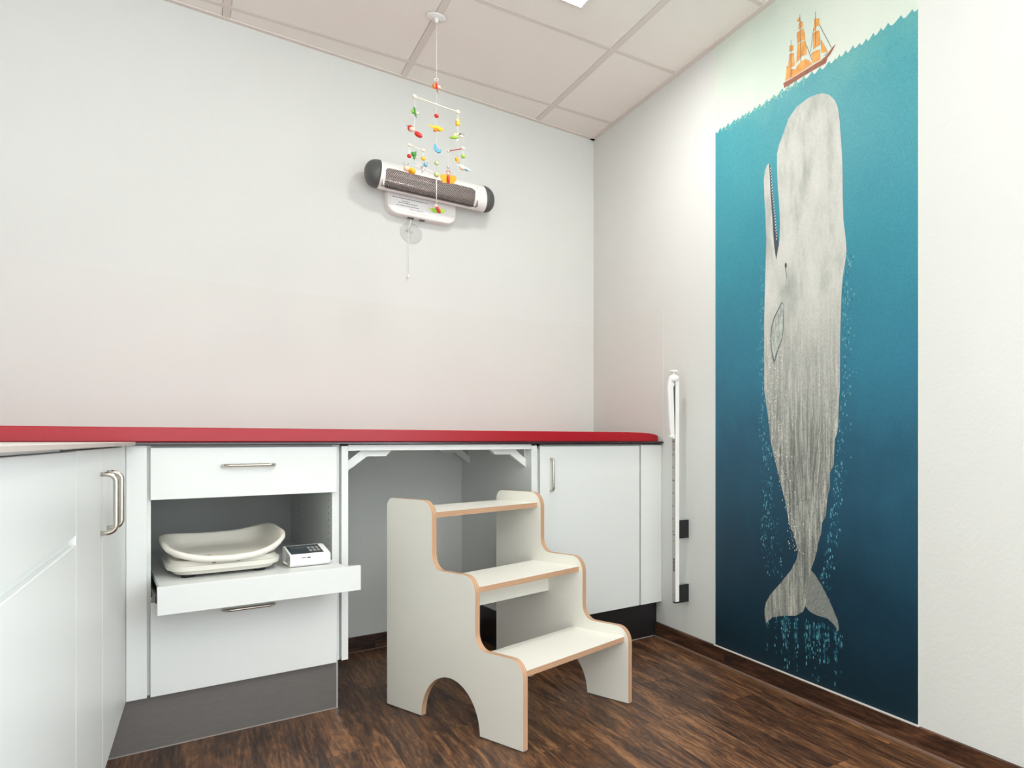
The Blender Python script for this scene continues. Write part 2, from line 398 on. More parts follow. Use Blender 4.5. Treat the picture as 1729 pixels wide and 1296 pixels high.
tr = MB().box(-0.022, 0, -5.2, 0.0, H-0.004, H+0.003, 'tbar'); struct(tr, 'trim_3', PHI)
# washable paint field on the lower wall, its top edge a hair proud of the wallpaper
tr = MB().box(-2.46, 0, -0.0015, 0.0, 0.895, 1.5036, 'panel'); struct(tr, 'trim_4')
tr = MB().box(-0.0010, 0, -0.7412, 0.0, 0.895, 1.5025, 'panel'); struct(tr, 'trim_5', PHI)
# skirting
bb = MB().box(-0.010, 0, -5.2, -0.640, 0, 0.0628, 'skirt_r'); bb.box(-0.0215, -0.010, -5.2, -0.665, 0, 0.0035, 'sealant')
bb.box(-0.0102, 0, -2.226, -1.165, 0.0628, 0.0652, 'whiteseal')
struct(bb, 'baseboard_right', PHI)
bb = MB().box(-1.40, -0.66, -0.010, 0, 0, 0.0628, 'skirt_b'); bb.box(-1.40, -0.66, -0.018, -0.010, 0, 0.003, 'sealant')
struct(bb, 'baseboard_back')

# the one real ceiling lamp (only a corner shows)
def lamp(x, y, label):
    t = thing('ceiling_lamp', (x, y, H-0.014), label, 'ceiling lamp', GAM)
    MB().box(x-0.1, x+0.1, y-0.1, y+0.1, H-0.014, H+0.001, 'whiteplastic', 0.003).build('housing', t)
    MB().box(x-0.092, x+0.092, y-0.092, y+0.092, H-0.0165, H-0.0138, 'glow').build('diffuser', t)
lamp(LAMP_AND_FILLS[0][0], LAMP_AND_FILLS[0][1], 'square glowing ceiling lamp whose corner shows at the top of the photo, above the mobile')

# ================================================================== whale mural on the right wall
MURAL = dict(
WHALE=[(1.8087,2.0758),(1.8409,2.0588),(1.8695,2.0301),(1.8837,1.9993),(1.8921,1.9531),(1.8976,1.8964),(1.9032,1.8398),(1.9054,1.7806),(1.9065,1.7023),(1.9098,1.6234),(1.917,1.5789),(1.9225,1.5445),(1.9241,1.517),(1.917,1.4757),(1.9076,1.4424),(1.9004,1.3812),(1.8976,1.3151),(1.8949,1.2568),(1.8937,1.1785),(1.8932,1.065),(1.8893,1.0394),(1.8865,0.9571),(1.8797,0.9218),(1.8707,0.9061),(1.8667,0.8586),(1.8638,0.819),(1.8455,0.7907),(1.8455,0.7469),(1.8351,0.7144),(1.8293,0.682),(1.8264,0.6458),(1.8058,0.6199),(1.8028,0.5833),(1.7849,0.5449),(1.782,0.5259),(1.7699,0.4919),(1.7517,0.4567),(1.7424,0.4224),(1.727,0.3457),(1.7189,0.3194),(1.7082,0.3008),(1.67,0.2801),(1.6042,0.2675),(1.5391,0.2492),(1.5003,0.2195),(1.4931,0.2425),(1.4917,0.2689),(1.5003,0.2971),(1.5286,0.3329),(1.5839,0.3811),(1.644,0.4372),(1.6764,0.4838),(1.6828,0.5098),(1.659,0.566),(1.634,0.6),(1.6174,0.667),(1.5905,0.7341),(1.5632,0.8023),(1.5424,0.8542),(1.5249,0.9068),(1.5179,0.9641),(1.5036,1.0264),(1.4893,1.0872),(1.4893,1.2606),(1.4893,1.3495),(1.4929,1.4379),(1.4965,1.5261),(1.5001,1.5919),(1.5015,1.6581),(1.4965,1.746),(1.4893,1.8145),(1.4872,1.8729),(1.4929,1.9068),(1.5072,1.9247),(1.5179,1.9267),(1.5214,1.8983),(1.5249,1.8489),(1.5284,1.8039),(1.534,1.7586),(1.5389,1.7135),(1.5445,1.6509),(1.5494,1.6124),(1.5598,1.5623),(1.5769,1.6152),(1.5803,1.6404),(1.5824,1.6813),(1.581,1.7249),(1.5756,1.7783),(1.5687,1.8365),(1.5653,1.9027),(1.5653,1.9462),(1.5769,1.9772),(1.6007,2.0082),(1.6307,2.0535),(1.6763,2.0793),(1.7393,2.0871),(1.7819,2.0824)],
GUM=[(1.5186,1.9239),(1.5214,1.8983),(1.5249,1.8489),(1.5284,1.8039),(1.534,1.7586),(1.5389,1.7135),(1.5445,1.6509),(1.5494,1.6124),(1.5605,1.5622),(1.5756,1.6112),(1.5715,1.6381),(1.5563,1.6875),(1.5494,1.7415),(1.5424,1.787),(1.5368,1.8368),(1.5319,1.8864),(1.527,1.9143)],
RFLUKE=[(1.7517,0.4534),(1.7699,0.4409),(1.8058,0.4079),(1.8409,0.3656),(1.8639,0.3341),(1.8837,0.3024),(1.8887,0.2799),(1.8854,0.2705),(1.8639,0.2886),(1.8351,0.3015),(1.782,0.3025),(1.7455,0.3078),(1.7207,0.323),(1.7239,0.3451),(1.7363,0.4133)],
FLIP=[(1.5959,1.3975),(1.604,1.3881),(1.6027,1.356),(1.6007,1.309),(1.5939,1.2711),(1.5701,1.2347),(1.5494,1.1974),(1.5354,1.2382),(1.5319,1.278),(1.5354,1.3127),(1.5529,1.3499),(1.5803,1.3808)],
FLIPSH=[(1.5939,1.4025),(1.6054,1.39),(1.6054,1.3557),(1.6034,1.3065),(1.5959,1.2665),(1.5735,1.23),(1.5563,1.1925),(1.548,1.181),(1.541,1.1982),(1.5298,1.2387),(1.5263,1.2787),(1.5298,1.3156),(1.548,1.354),(1.5756,1.3849)],
EYE=[(1.6161,1.5417),(1.6214,1.5329),(1.6201,1.5225),(1.6147,1.518),(1.6107,1.5264),(1.6107,1.535)],
HULL=[(1.6009,2.1917),(1.6466,2.1894),(1.7059,2.1896),(1.7555,2.1897),(1.8,2.1913),(1.8218,2.1933),(1.8361,2.1995),(1.8539,2.2091),(1.8732,2.2153),(1.8616,2.2033),(1.8468,2.1913),(1.8344,2.1868),(1.8247,2.1711),(1.7964,2.1717),(1.763,2.1728),(1.7252,2.1729),(1.6864,2.1731),(1.6466,2.1719),(1.6058,2.1721)],
DECK=[(1.6058,2.1945),(1.6706,2.1936),(1.7555,2.193),(1.8037,2.1922),(1.8044,2.1894),(1.7563,2.1896),(1.6714,2.1902),(1.6071,2.1909)],
SAIL0=[(1.6353,2.3125),(1.6566,2.3045),(1.6566,2.2868),(1.6345,2.2911)],
SAIL1=[(1.6345,2.2822),(1.6598,2.2759),(1.6618,2.2529),(1.6646,2.2284),(1.6284,2.2355),(1.6312,2.2579)],
SAIL2=[(1.6202,2.2467),(1.6466,2.2259),(1.6446,2.1962),(1.6108,2.1952),(1.6174,2.2189)],
SAIL3=[(1.6474,2.2246),(1.6824,2.2069),(1.6962,2.1897),(1.6474,2.1925)],
SAIL4=[(1.6745,2.3808),(1.6911,2.3904),(1.6958,2.3718)],
SAIL5=[(1.6872,2.3673),(1.6962,2.3709),(1.7071,2.364),(1.7078,2.3463),(1.6844,2.3479)],
SAIL6=[(1.6765,2.3393),(1.6981,2.3417),(1.7117,2.3394),(1.7175,2.3189),(1.7213,2.2968),(1.6981,2.3019),(1.6785,2.2997),(1.6769,2.3216)],
SAIL7=[(1.6797,2.2958),(1.6981,2.2968),(1.7233,2.2921),(1.7271,2.2663),(1.729,2.2431),(1.702,2.2464),(1.673,2.2327),(1.6753,2.2654)],
SAIL8=[(1.6698,2.2139),(1.6785,2.2227),(1.6981,2.23),(1.7194,2.2293),(1.7404,2.2162),(1.7574,2.1965),(1.6942,2.1944)],
SAIL9=[(1.7686,2.3462),(1.7927,2.3376),(1.7934,2.3143),(1.7779,2.3157),(1.7698,2.3043),(1.766,2.306)],
SAIL10=[(1.7612,2.2989),(1.7779,2.3006),(1.7927,2.2965),(1.7964,2.2687),(1.7982,2.2443),(1.7779,2.2468),(1.763,2.2432),(1.7608,2.2744)],
SAIL11=[(1.7567,2.2354),(1.7779,2.2356),(1.7964,2.2289),(1.7986,2.1944),(1.7578,2.1976)],
SAIL12=[(1.8,2.2641),(1.8164,2.2364),(1.8351,2.2049),(1.8029,2.2156)],
LINE0=[(1.7927,2.3157),(1.8146,2.278),(1.8525,2.2121)],
LINE1=[(1.7282,2.2734),(1.7555,2.2106)],
LINE2=[(1.7653,2.3176),(1.748,2.2396)],
LINE3=[(1.6934,2.3965),(1.6973,2.2303)],
LINE4=[(1.7735,2.3691),(1.775,2.2481)],
LINE5=[(1.6446,2.328),(1.645,2.1934)],
LINE6=[(1.7593,2.2347),(1.748,2.2244)],
LINE7=[(1.8361,2.202),(1.8146,2.1988)],
CREST=[(1.1609,2.1656),(1.1709,2.1681),(1.2005,2.1742),(1.2272,2.1716),(1.2558,2.1742),(1.298,2.1744),(1.3233,2.1721),(1.3527,2.1723),(1.3728,2.1717),(1.3948,2.1727),(1.4317,2.1736),(1.4615,2.175),(1.5052,2.1749),(1.5478,2.1762),(1.5952,2.1799),(1.6334,2.1802),(1.6724,2.1796),(1.7136,2.1777),(1.7567,2.1767),(1.7958,2.1748),(1.8421,2.1767),(1.8718,2.1731),(1.8907,2.1781),(1.9209,2.1783),(1.9533,2.1805),(1.9836,2.1752),(2.0119,2.1762),(2.0423,2.1807),(2.0747,2.1814),(2.1038,2.1833),(2.1554,2.1827),(2.1993,2.1803),(2.2202,2.1709)],
)
mbase = (0, -1.6935, 0.0)
def P3(pts, x): return [(x, -a, z) for a, z in pts]
mu = MB()
mu.box(-0.0012, 0, -2.2208, -1.1652, 0.0652, H-0.004, 'm_sky')
cr = MURAL['CREST']; wave = []
for (a0, z0), (a1, z1) in zip(cr, cr[1:]):
    for k in range(6):
        t = k/6; dip = -0.0150*(1-abs(2*(t**0.6)-1)**1.5)*min(1, (a1-a0)/0.036)
        wave.append((a0+(a1-a0)*t, z0+(z1-z0)*t+dip))
wave.append(cr[-1])
wave = [(max(1.1652, min(2.2208, a)), z-0.004) for a, z in wave]
poly = [(wave[0][0], 0.0655)] + wave + [(wave[-1][0], 0.0655)]
mu.flat(P3(poly, -0.0014), 'm_water')
rb = random.Random(3)
def blob(a, z, r, asp, x, mat, n=8):
    mu.flat(P3([(a+r*cos(2*pi*k/n), z+r*asp*sin(2*pi*k/n)) for k in range(n)], x), mat)
for _ in range(230):      # rising bubbles beside the body
    z = rb.uniform(0.45, 1.56); blob(1.478+rb.gauss(0, 0.011)+0.02*(z < 0.9)*rb.random(), z, rb.uniform(0.0012, 0.0034), rb.uniform(1.1, 2.0), -0.00155, 'm_bubble' if z > 0.8 or rb.random() < .3 else 'm_bubble2')
def redge(z):
    return 1.905 if z > 1.1 else 1.80+0.105*max(0, (z-0.45)/0.65)**0.7
for _ in range(420):
    z = rb.uniform(0.36, 1.50); blob(redge(z)+abs(rb.gauss(0.012, 0.022)), z, rb.uniform(0.0012, 0.004), rb.uniform(1.1, 1.9), -0.00155, 'm_bubble' if rb.random() < .5 else 'm_bubble2')
for _ in range(170):
    z = rb.uniform(0.40, 0.95); blob(1.505+0.18*max(0, (0.95-z))*rb.random()+rb.gauss(0, 0.012), z, rb.uniform(0.0012, 0.0036), rb.uniform(1.1, 2), -0.00155, 'm_bubble' if rb.random() < .35 else 'm_bubble2')
cols_ = [rb.uniform(1.495, 1.90) for _ in range(26)]
for _ in range(430):
    a = rb.choice(cols_)+rb.gauss(0, 0.004); z = 0.275-abs(rb.gauss(0, 0.085))
    if z > 0.08: blob(a, z, rb.uniform(0.001, 0.0042), rb.uniform(1.2, 2.6), -0.00155, 'm_bubble2' if rb.random() < .6 else 'm_bubble')
for _ in range(260):      # foam dabs under the water line
    a = rb.uniform(1.20, 1.72); z = 2.168-abs(rb.gauss(0, 0.010))-(0.004 if a < 1.5 else 0); blob(a, z, rb.uniform(0.0008, 0.0022), rb.uniform(0.7, 1.8), -0.00155, 'm_foam', 6)
mural = mu.build('mural', None, mbase, PHI)
tag(mural, 'tall printed wall mural with an upright white whale beneath a small sailing ship', 'mural')
wh = MB()
wh.flat(P3(MURAL['RFLUKE'], -0.0018), 'm_fluke'); wh.flat(P3(MURAL['WHALE'], -0.0021), 'm_whale')
wh.flat(P3(MURAL['GUM'], -0.0023), 'm_gum')
g = [p for p in MURAL['GUM']]
jin = [(1.5205, 1.905), (1.5249, 1.8489), (1.5284, 1.8039), (1.534, 1.7586), (1.5389, 1.7135), (1.5445, 1.6509)]
for i in range(26):
    z = 1.905-i*0.0108; a = None
    for (a0, z0), (a1, z1) in zip(jin, jin[1:]):
        if z1 <= z <= z0: a = a0+(a1-a0)*(z0-z)/(z0-z1)
    if a is None: a = 1.5445
    a += 0.008+0.00045*i
    wh.flat(P3([(a-0.004, z-0.0028), (a+0.0052, z+0.0038), (a-0.003, z+0.003)], -0.0025), 'm_tooth')
wh.flat(P3(MURAL['FLIPSH'], -0.0024), 'm_shadow'); wh.flat(P3(MURAL['FLIP'], -0.0026), 'm_fin'); wh.flat(P3(MURAL['EYE'], -0.0026), 'm_eye')
for _ in range(240):
    z = rb.uniform(0.5, 1.30)
    wa = 1.497+0.26*max(0, (1.0-z))
    wa += abs(rb.gauss(0.03, 0.03))+0.012; rr = rb.uniform(0.4, 1.0)
    wh.flat(P3([(wa+0.0024*rr*cos(k), z+0.0034*rr*sin(k)) for k in (0, 1.2, 2.4, 3.6, 4.9)], -0.0026), 'm_tooth')
def tri(a0, z0, a1, z1, wd, mat='m_streak'):
    pts = []
    for k in range(7):
        t = k/6; pts.append((a0+(a1-a0)*t+wd*sin(pi*t)/2+0.0015*sin(9*t+a0*90), z0+(z1-z0)*t))
    for k in range(6, -1, -1):
        t = k/6; pts.append((a0+(a1-a0)*t-wd*sin(pi*t)/2+0.0015*sin(9*t+a0*90), z0+(z1-z0)*t))
    wh.flat(P3(pts, -0.0023), mat)
for k in range(25):        # throat and back wrinkles converging on the tail
    u = (k+0.5)/25; a0 = 1.565+0.27*u+rb.uniform(-0.005, 0.005); z0 = rb.uniform(0.86, 1.04); t1 = rb.uniform(0.4, 0.9)
    a1 = a0+(1.725-a0)*t1*0.85; tri(a0, z0, a1, z0-0.42*t1, rb.uniform(0.0022, 0.0048))
tri(1.722, 0.60, 1.712, 0.32, 0.006, 'm_shadow'); tri(1.700, 0.56, 1.690, 0.36, 0.003); tri(1.738, 0.60, 1.728, 0.42, 0.003)
tri(1.612, 1.545, 1.622, 1.47, 0.005, 'm_streak')
wh.build('whale_print', mural, mbase)['label'] = 'white whale printed upright with open jaw'
sh = MB()
sh.flat(P3(MURAL['HULL'], -0.0018), 'm_hull')
for i in range(13): sh.flat(P3(MURAL['SAIL%d' % i], -0.0021), 'm_sail')
sh.flat(P3(MURAL['DECK'], -0.0023), 'm_deck')
for i in range(8):
    l = MURAL['LINE%d' % i]
    for p, q in zip(l, l[1:]):
        d = Vector((q[0]-p[0], q[1]-p[1])).normalized()*0.0009; nn = Vector((-d.y, d.x))
        sh.flat(P3([(p[0]+nn.x, p[1]+nn.y), (q[0]+nn.x, q[1]+nn.y), (q[0]-nn.x, q[1]-nn.y), (p[0]-nn.x, p[1]-nn.y)], -0.0025), 'm_line')
sh.build('ship_print', mural, mbase)['label'] = 'small three-masted ship with orange sails'

# ================================================================== back run of cabinets
YF = -0.7228; YC = YF+0.0195      # front faces / carcass edge
def handle(mb, p0, p1, out, r=0.005, proj=0.0245):
    """bow handle: from p0 to p1 on the front, bar standing off along out"""
    p0 = Vector(p0); p1 = Vector(p1); o = Vector(out); d = (p1-p0).normalized(); R = 0.016; pts = [p0]
    for k in range(7):
        a = k/6*pi/2; pts.append(p0 + o*(proj-R+R*sin(a)) + d*(R-R*cos(a)))
    for k in range(7):
        a = k/6*pi/2; pts.append(p1 - d*(R-R*sin(a)) + o*(proj-R+R*cos(a)))
    pts.append(p1); mb.tube(pts, r, 'steel', 12); return mb
# drawer cabinet with the pull-out shelf
c = thing('drawer_cabinet', (-1.61, -0.36, 0), 'white base cabinet with two drawers around an open niche holding the scale', 'cabinet')
b = MB()
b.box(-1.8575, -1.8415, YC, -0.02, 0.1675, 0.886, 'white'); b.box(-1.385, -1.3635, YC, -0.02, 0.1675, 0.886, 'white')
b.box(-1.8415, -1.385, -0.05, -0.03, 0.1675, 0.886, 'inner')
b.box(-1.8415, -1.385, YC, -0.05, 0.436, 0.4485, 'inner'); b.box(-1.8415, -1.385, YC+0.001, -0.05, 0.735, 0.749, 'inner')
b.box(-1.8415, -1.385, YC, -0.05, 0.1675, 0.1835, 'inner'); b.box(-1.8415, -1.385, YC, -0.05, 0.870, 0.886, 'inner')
for k in range(11): # rows of shelf pin holes
    for y in (-0.655, -0.20): b.lathe([(0.0024, 0), (0.0024, 0.001)], (-1.3861, y, 0.50+k*0.022), 'darkgrey', 'x', 8)
b.build('carcass', c)
d = MB().box(-1.8434, -1.3755, YF, YC-0.001, 0.7292, 0.8795, 'white', 0.0012).build('drawer', c)
handle(MB(), (-1.6775, YF, 0.8245), (-1.5495, YF, 0.8245), (0, -1, 0)).build('handle', d)
d = MB().box(-1.8434, -1.3755, YF, YC-0.001, 0.1655, 0.4362, 'white', 0.0012).build('drawer', c)
handle(MB(), (-1.6765, YF, 0.389), (-1.5505, YF, 0.389), (0, -1, 0)).build('handle', d)
s = MB().box(-1.833, -1.388, -0.890, -0.10, 0.489, 0.5055, 'white', 0.001).build('pull_out_shelf', c)
MB().box(-1.839, -1.3498, -0.905, -0.8885, 0.4290, 0.5063, 'white', 0.0013).build('front_board', s)
MB().box(-1.8405, -1.834, -0.86, -0.10, 0.4555, 0.476, 'black', 0.001).build('runner', s)
MB().box(-1.3925, -1.386, -0.86, -0.10, 0.4555, 0.476, 'black', 0.001).build('runner', s)
MB().box(-1.8952, -1.8509, YF, YC, 0.1655, 0.8865, 'white', 0.001).build('filler_panel', c)
MB().box(-1.944, -1.3685, -0.6786, -0.664, 0.0025, 0.1675, 'plinth').box(-1.368, -1.3625, -0.6798, -0.664, 0.001, 0.1675, 'alu').box(-1.944, -1.3625, -0.6796, -0.664, 0.0, 0.0035, 'sealgrey').build('plinth', c)
MB().box(-1.376, -1.3635, -0.664, -0.03, 0.0, 0.1675, 'plinth_dark').build('side_plinth', c)

# knee-space frame between the two cabinets
f = thing('knee_space_frame', (-1.02, -0.36, 0.168), 'white board with corner brackets spanning the open knee space behind the step stool', 'bench frame')
MB().box(-1.3612, -1.3420, YF, -0.001, 0.1685, 0.8822, 'white', 0.0008).build('end_panel', f)
MB().box(-1.3418, -0.6972, YF+0.001, -0.001, 0.8655, 0.8858, 'white', 0.0008).build('top_board', f)
def bracket(x0, sgn, y):
    p = [(0, 0.826), (0.045, 0.8655), (0.142, 0.8655), (0.124, 0.8452), (0.064, 0.8452), (0, 0.793)]
    MB().prism([(x0+sgn*a, z) for a, z in p], y, y+0.022, 'xz', 'white').prism([(x0+sgn*a, z) for a, z in [(0, 0.83), (0.004, 0.83), (0.004, 0.8655), (0, 0.8655)]], y+0.004, y+0.05, 'xz', 'white').build('bracket', f)
bracket(-1.3420, 1, -0.693); bracket(-0.6968, -1, -0.672); bracket(-0.6968, -1, -0.097); bracket(-1.3420, 1, -0.12)

# door cabinet on the right
c = thing('door_cabinet', (-0.38, -0.36, 0), 'white single-door base cabinet in the corner by the right wall', 'cabinet')
xr = lambda y: y*0.0956
b = MB()
b.box(-0.6966, -0.6728, YF, -0.001, 0.165, 0.8800, 'white', 0.0008)
b.prism([(-0.6727, YC), (xr(YC)-0.002, YC), (xr(-0.02)-0.002, -0.02), (-0.6727, -0.02)], 0.1675, 0.1835, 'xy', 'inner')
b.prism([(-0.6727, YC), (xr(YC)-0.002, YC), (xr(-0.02)-0.002, -0.02), (-0.6727, -0.02)], 0.868, 0.884, 'xy', 'inner')
b.box(-0.6727, -0.0720, -0.03, -0.02, 0.1835, 0.868, 'inner')
b.box(-0.6690, -0.6528, YC, -0.03, 0.1675, 0.884, 'white')
b.build('carcass', c)
d = MB().box(-0.6602, -0.1884, YF, YC-0.001, 0.1650, 0.8770, 'white', 0.0012).build('door', c)
handle(MB(), (-0.6143, YF, 0.6965), (-0.6143, YF, 0.8255), (0, -1, 0)).build('handle', d)
MB().box(-0.1815, -0.0700, YF, YC, 0.1645, 0.8790, 'white', 0.0010).build('filler_panel', c)
MB().box(-0.6800, -0.0672, -0.6786, -0.664, 0.0035, 0.165, 'plinth_dark').box(-0.6800, -0.0672, -0.6796, -0.664, 0, 0.0037, 'sealgrey').build('plinth', c)
MB().box(-0.6800, -0.668, -0.664, -0.012, 0, 0.165, 'plinth_dark').build('side_plinth', c)

# worktop and cushion along the back wall
YW = -0.7428
b = MB(); b.prism([(-2.44, YW), (xr(YW)-0.001, YW), (-0.001, -0.0005), (-2.44, -0.0005)], 0.8868, 0.8952, 'xy', 'dark_board', bev=0.0016)
t = b.build('worktop', None, (-1.2, -0.37, 0.8868)); tag(t, 'long thin dark-edged worktop board under the red cushion', 'worktop')
b = MB()
prof = [(-2.42, 0.8958), (-0.0905, 0.8958), (-0.0872, 0.900), (-0.0872, 0.918), (-0.092, 0.9235), (-0.108, 0.9285), (-0.135, 0.9325), (-0.18, 0.9355), (-0.25, 0.9372), (-2.42, 0.9385)]
b.prism(prof, YF, -0.004, 'xz', 'vinyl', bev=0.0022)
cu = b.build('bench_cushion', None, (-1.25, -0.36, 0.8958)); tag(cu, 'long red vinyl bench cushion lying on the worktop along the back wall', 'cushion')

# ================================================================== left run of cabinets (turned with the left wall)
XL = -1.8155; XB = -2.42
def lbox(*a, **k): return MB().box(*a, **k)
c = thing('drawer_cabinet', (-2.1, -2.45, 0), 'white cabinet with deep drawers and grip groove at the left edge', 'cabinet', PSI)
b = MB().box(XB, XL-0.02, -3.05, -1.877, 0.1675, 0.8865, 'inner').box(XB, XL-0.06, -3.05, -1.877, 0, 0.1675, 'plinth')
b.build('carcass', c)
d = MB(); d.prism([(XL-0.019, 0.7405), (XL-0.006, 0.7405), (XL, 0.7345), (XL, 0.8810), (XL-0.019, 0.8810)], -3.05, -1.877, 'xz', 'white', bev=0.0008).build('drawer_front', c)
d = MB(); d.box(XL-0.019, XL, -3.05, -1.877, 0.1655, 0.7190, 'white', 0.0012).build('drawer_front', c)
MB().box(XL-0.0185, XL-0.010, -3.05, -1.877, 0.7190, 0.7405, 'white').build('grip_groove', c)
MB().box(XL-0.0205, XL-0.008, -3.05, -1.98, 0.8820, 0.8866, 'white').build('top_rail', c)
c = thing('double_door_cabinet', (-2.1, -1.4, 0), 'white cabinet along the left wall with two upright bow handles side by side', 'cabinet', PSI)
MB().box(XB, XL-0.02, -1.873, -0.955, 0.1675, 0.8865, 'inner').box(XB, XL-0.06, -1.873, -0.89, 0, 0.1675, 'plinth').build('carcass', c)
d = MB().box(XL-0.019, XL, -1.8735, -1.4735, 0.1655, 0.8822, 'white', 0.0014).build('door', c)
handle(MB(), (XL, -1.5086, 0.7008), (XL, -1.5086, 0.8275), (1, 0, 0)).build('handle', d)
d = MB().box(XL-0.019, XL, -1.4695, -1.0220, 0.1655, 0.8822, 'white', 0.0014).build('door', c)
handle(MB(), (XL, -1.3814, 0.7008), (XL, -1.3814, 0.8275), (1, 0, 0)).build('handle', d)
MB().box(XL-0.019, XL, -1.0200, -0.9005, 0.1655, 0.8850, 'white', 0.001).build('filler_panel', c)
b = MB(); b.prism([(-2.425, -3.05), (XL+0.022, -3.05), (XL+0.022, -0.927), (-2.425, -0.990)], 0.8868, 0.8960, 'xy', 'beige_sheen_board', bev=0.0015)
t = b.build('side_worktop', None, (-2.1, -1.9, 0.8868), PSI); tag(t, 'beige-edged worktop on the left cabinets running towards the viewer', 'worktop')

# ================================================================== step stool
SBX, SBY, STH, SW = -1.06772, -1.44589, -1.33371, 0.45907
us = Vector((cos(STH), sin(STH))); ns = Vector((-sin(STH), cos(STH)))
st = thing('step_stool', (0, 0, 0), 'white three-tread wooden step stool with plywood edges in front of the knee space', 'step stool')
st.location = (SBX, SBY, 0); st.rotation_euler = (0, 0, STH)      # local x: back to front, local y: across
def arc(cx, cz, r, a0, a1, n=9): return [(cx+r*cos(radians(a0+(a1-a0)*k/(n-1))), cz+r*sin(radians(a0+(a1-a0)*k/(n-1)))) for k in range(n)]
prof = [(-0.7055, 0.004)]
prof += arc(-0.7055+0.032, 0.7055-0.032, 0.032, 180, 90, 9)
prof += arc(-0.4460-0.055, 0.7055-0.055, 0.055, 90, 0, 12)
prof += arc(-0.4460+0.052, 0.4845+0.052, 0.052, 180, 270, 12)
prof += arc(-0.2225-0.055, 0.4845-0.055, 0.055, 90, 0, 12)
prof += arc(-0.2225+0.052, 0.2625+0.052, 0.052, 180, 270, 12)
prof += arc(0.0-0.055, 0.2625-0.055, 0.055, 90, 0, 12)
prof += [(0.0, 0.004), (-0.1990, 0.004)]
prof += [(-0.352+0.153*cos(radians(a)), 0.0+0.153*sin(radians(a))) for a in range(5, 176, 6)]
prof += [(-0.5050, 0.004)]
TP = 0.0165
for t0, dx in ((0.0, 0.0), (SW-TP, -0.010)):
    b = MB(); b.prism([(x+dx, z) for x, z in prof], t0, t0+TP, 'xz', 'stoolwhite', 'ply_y')
    # lay the face laminate as a thin skin so the ply core shows only at the edge
    b.build('side_panel', st, (0, 0, 0))
for zt, xf, xb_ in ((0.2290, -0.010, -0.262), (0.4480, -0.232, -0.482), (0.6668, -0.456, -0.700)):
    b = bmesh.new(); mb = MB()
    y0, y1 = TP, SW-TP; sk = -0.020
    def tp(x, y, z): return (x+sk*(y/SW), y, z)
    v = [b.verts.new(tp(x, y, z)) for z in (zt-0.0175, zt) for x, y in ((xb_, y0), (xf, y0), (xf, y1), (xb_, y1))]
    i0 = mb.mi('stoolwhite'); i1 = mb.mi('ply_z')
    for q, i in (((3, 2, 1, 0), i0), ((4, 5, 6, 7), i0), ((0, 1, 5, 4), i1), ((1, 2, 6, 5), i1), ((2, 3, 7, 6), i1), ((3, 0, 4, 7), i1)):
        fc = b.faces.new([v[k] for k in q]); fc.material_index = i
    bmesh.ops.recalc_face_normals(b, faces=b.faces); mb._merge(b, None)
    mb.build('tread', st, (0, 0, 0))
b = MB(); b.box(-0.430, -0.4135, TP, SW-TP, 0.3440, 0.4300, 'stoolwhite'); b.build('cross_rail', st, (0, 0, 0))
for t0, dx in ((0.0, 0.0), (SW-TP, -0.010)):
    for x0, x1 in ((-0.7045, -0.506), (-0.198, -0.001)):
        MB().box(x0+dx, x1+dx, t0+0.001, t0+TP-0.001, 0, 0.0045, 'darkgrey').build('foot_strip', st, (0, 0, 0))

# ================================================================== baby scale on the pull-out shelf
ZS = 0.5056
bs = thing('baby_scale', (-1.675, -0.66, ZS), 'cream baby weighing scale with curved tray on the pull-out shelf', 'baby scale')
cx, cy = -1.6745, -0.652
def slab(mb, levels, mat, n=48, e=5.0):
    """stack of superellipse rings (half x, half y, z)"""
    b = bmesh.new(); rings = []
    for hx, hy, z in levels:
        ring = []
        for k in range(n):
            a = 2*pi*k/n; ca, sa = cos(a), sin(a)
            ring.append(b.verts.new((cx+hx*math.copysign(abs(ca)**(2/e), ca), cy+hy*math.copysign(abs(sa)**(2/e), sa), z)))
        rings.append(ring)
    for r0, r1 in zip(rings, rings[1:]):
        for k in range(n): b.faces.new((r0[k], r0[(k+1) % n], r1[(k+1) % n], r1[k]))
    b.faces.new(rings[0][::-1]); b.faces.new(rings[-1]); bmesh.ops.recalc_face_normals(b, faces=b.faces)
    mb._merge(b, mat, True); return mb
b = MB(); slab(b, [(0.108, 0.135, ZS+0.0075), (0.120, 0.150, ZS+0.010), (0.126, 0.158, ZS+0.020), (0.1285, 0.160, ZS+0.0215), (0.135, 0.166, ZS+0.022), (0.137, 0.168, ZS+0.036), (0.131, 0.163, ZS+0.0375), (0.124, 0.158, ZS+0.050), (0.100, 0.13, ZS+0.052)], 'creamplastic')
for x in (-1.708, -1.652): b.box(x-0.0045, x+0.0045, cy-0.1655, cy-0.155, ZS+0.040, ZS+0.047, 'darkgrey', 0.0008)
b.build('base', bs, autosmooth=True)
for x, y in ((-1.764, -0.765), (-1.594, -0.765), (-1.764, -0.54), (-1.594, -0.54)):
    MB().lathe([(0.014, 0), (0.0165, 0.001), (0.0165, 0.008), (0.014, 0.010)], (x, y, ZS), 'black', 'z', 24).build('foot', bs)
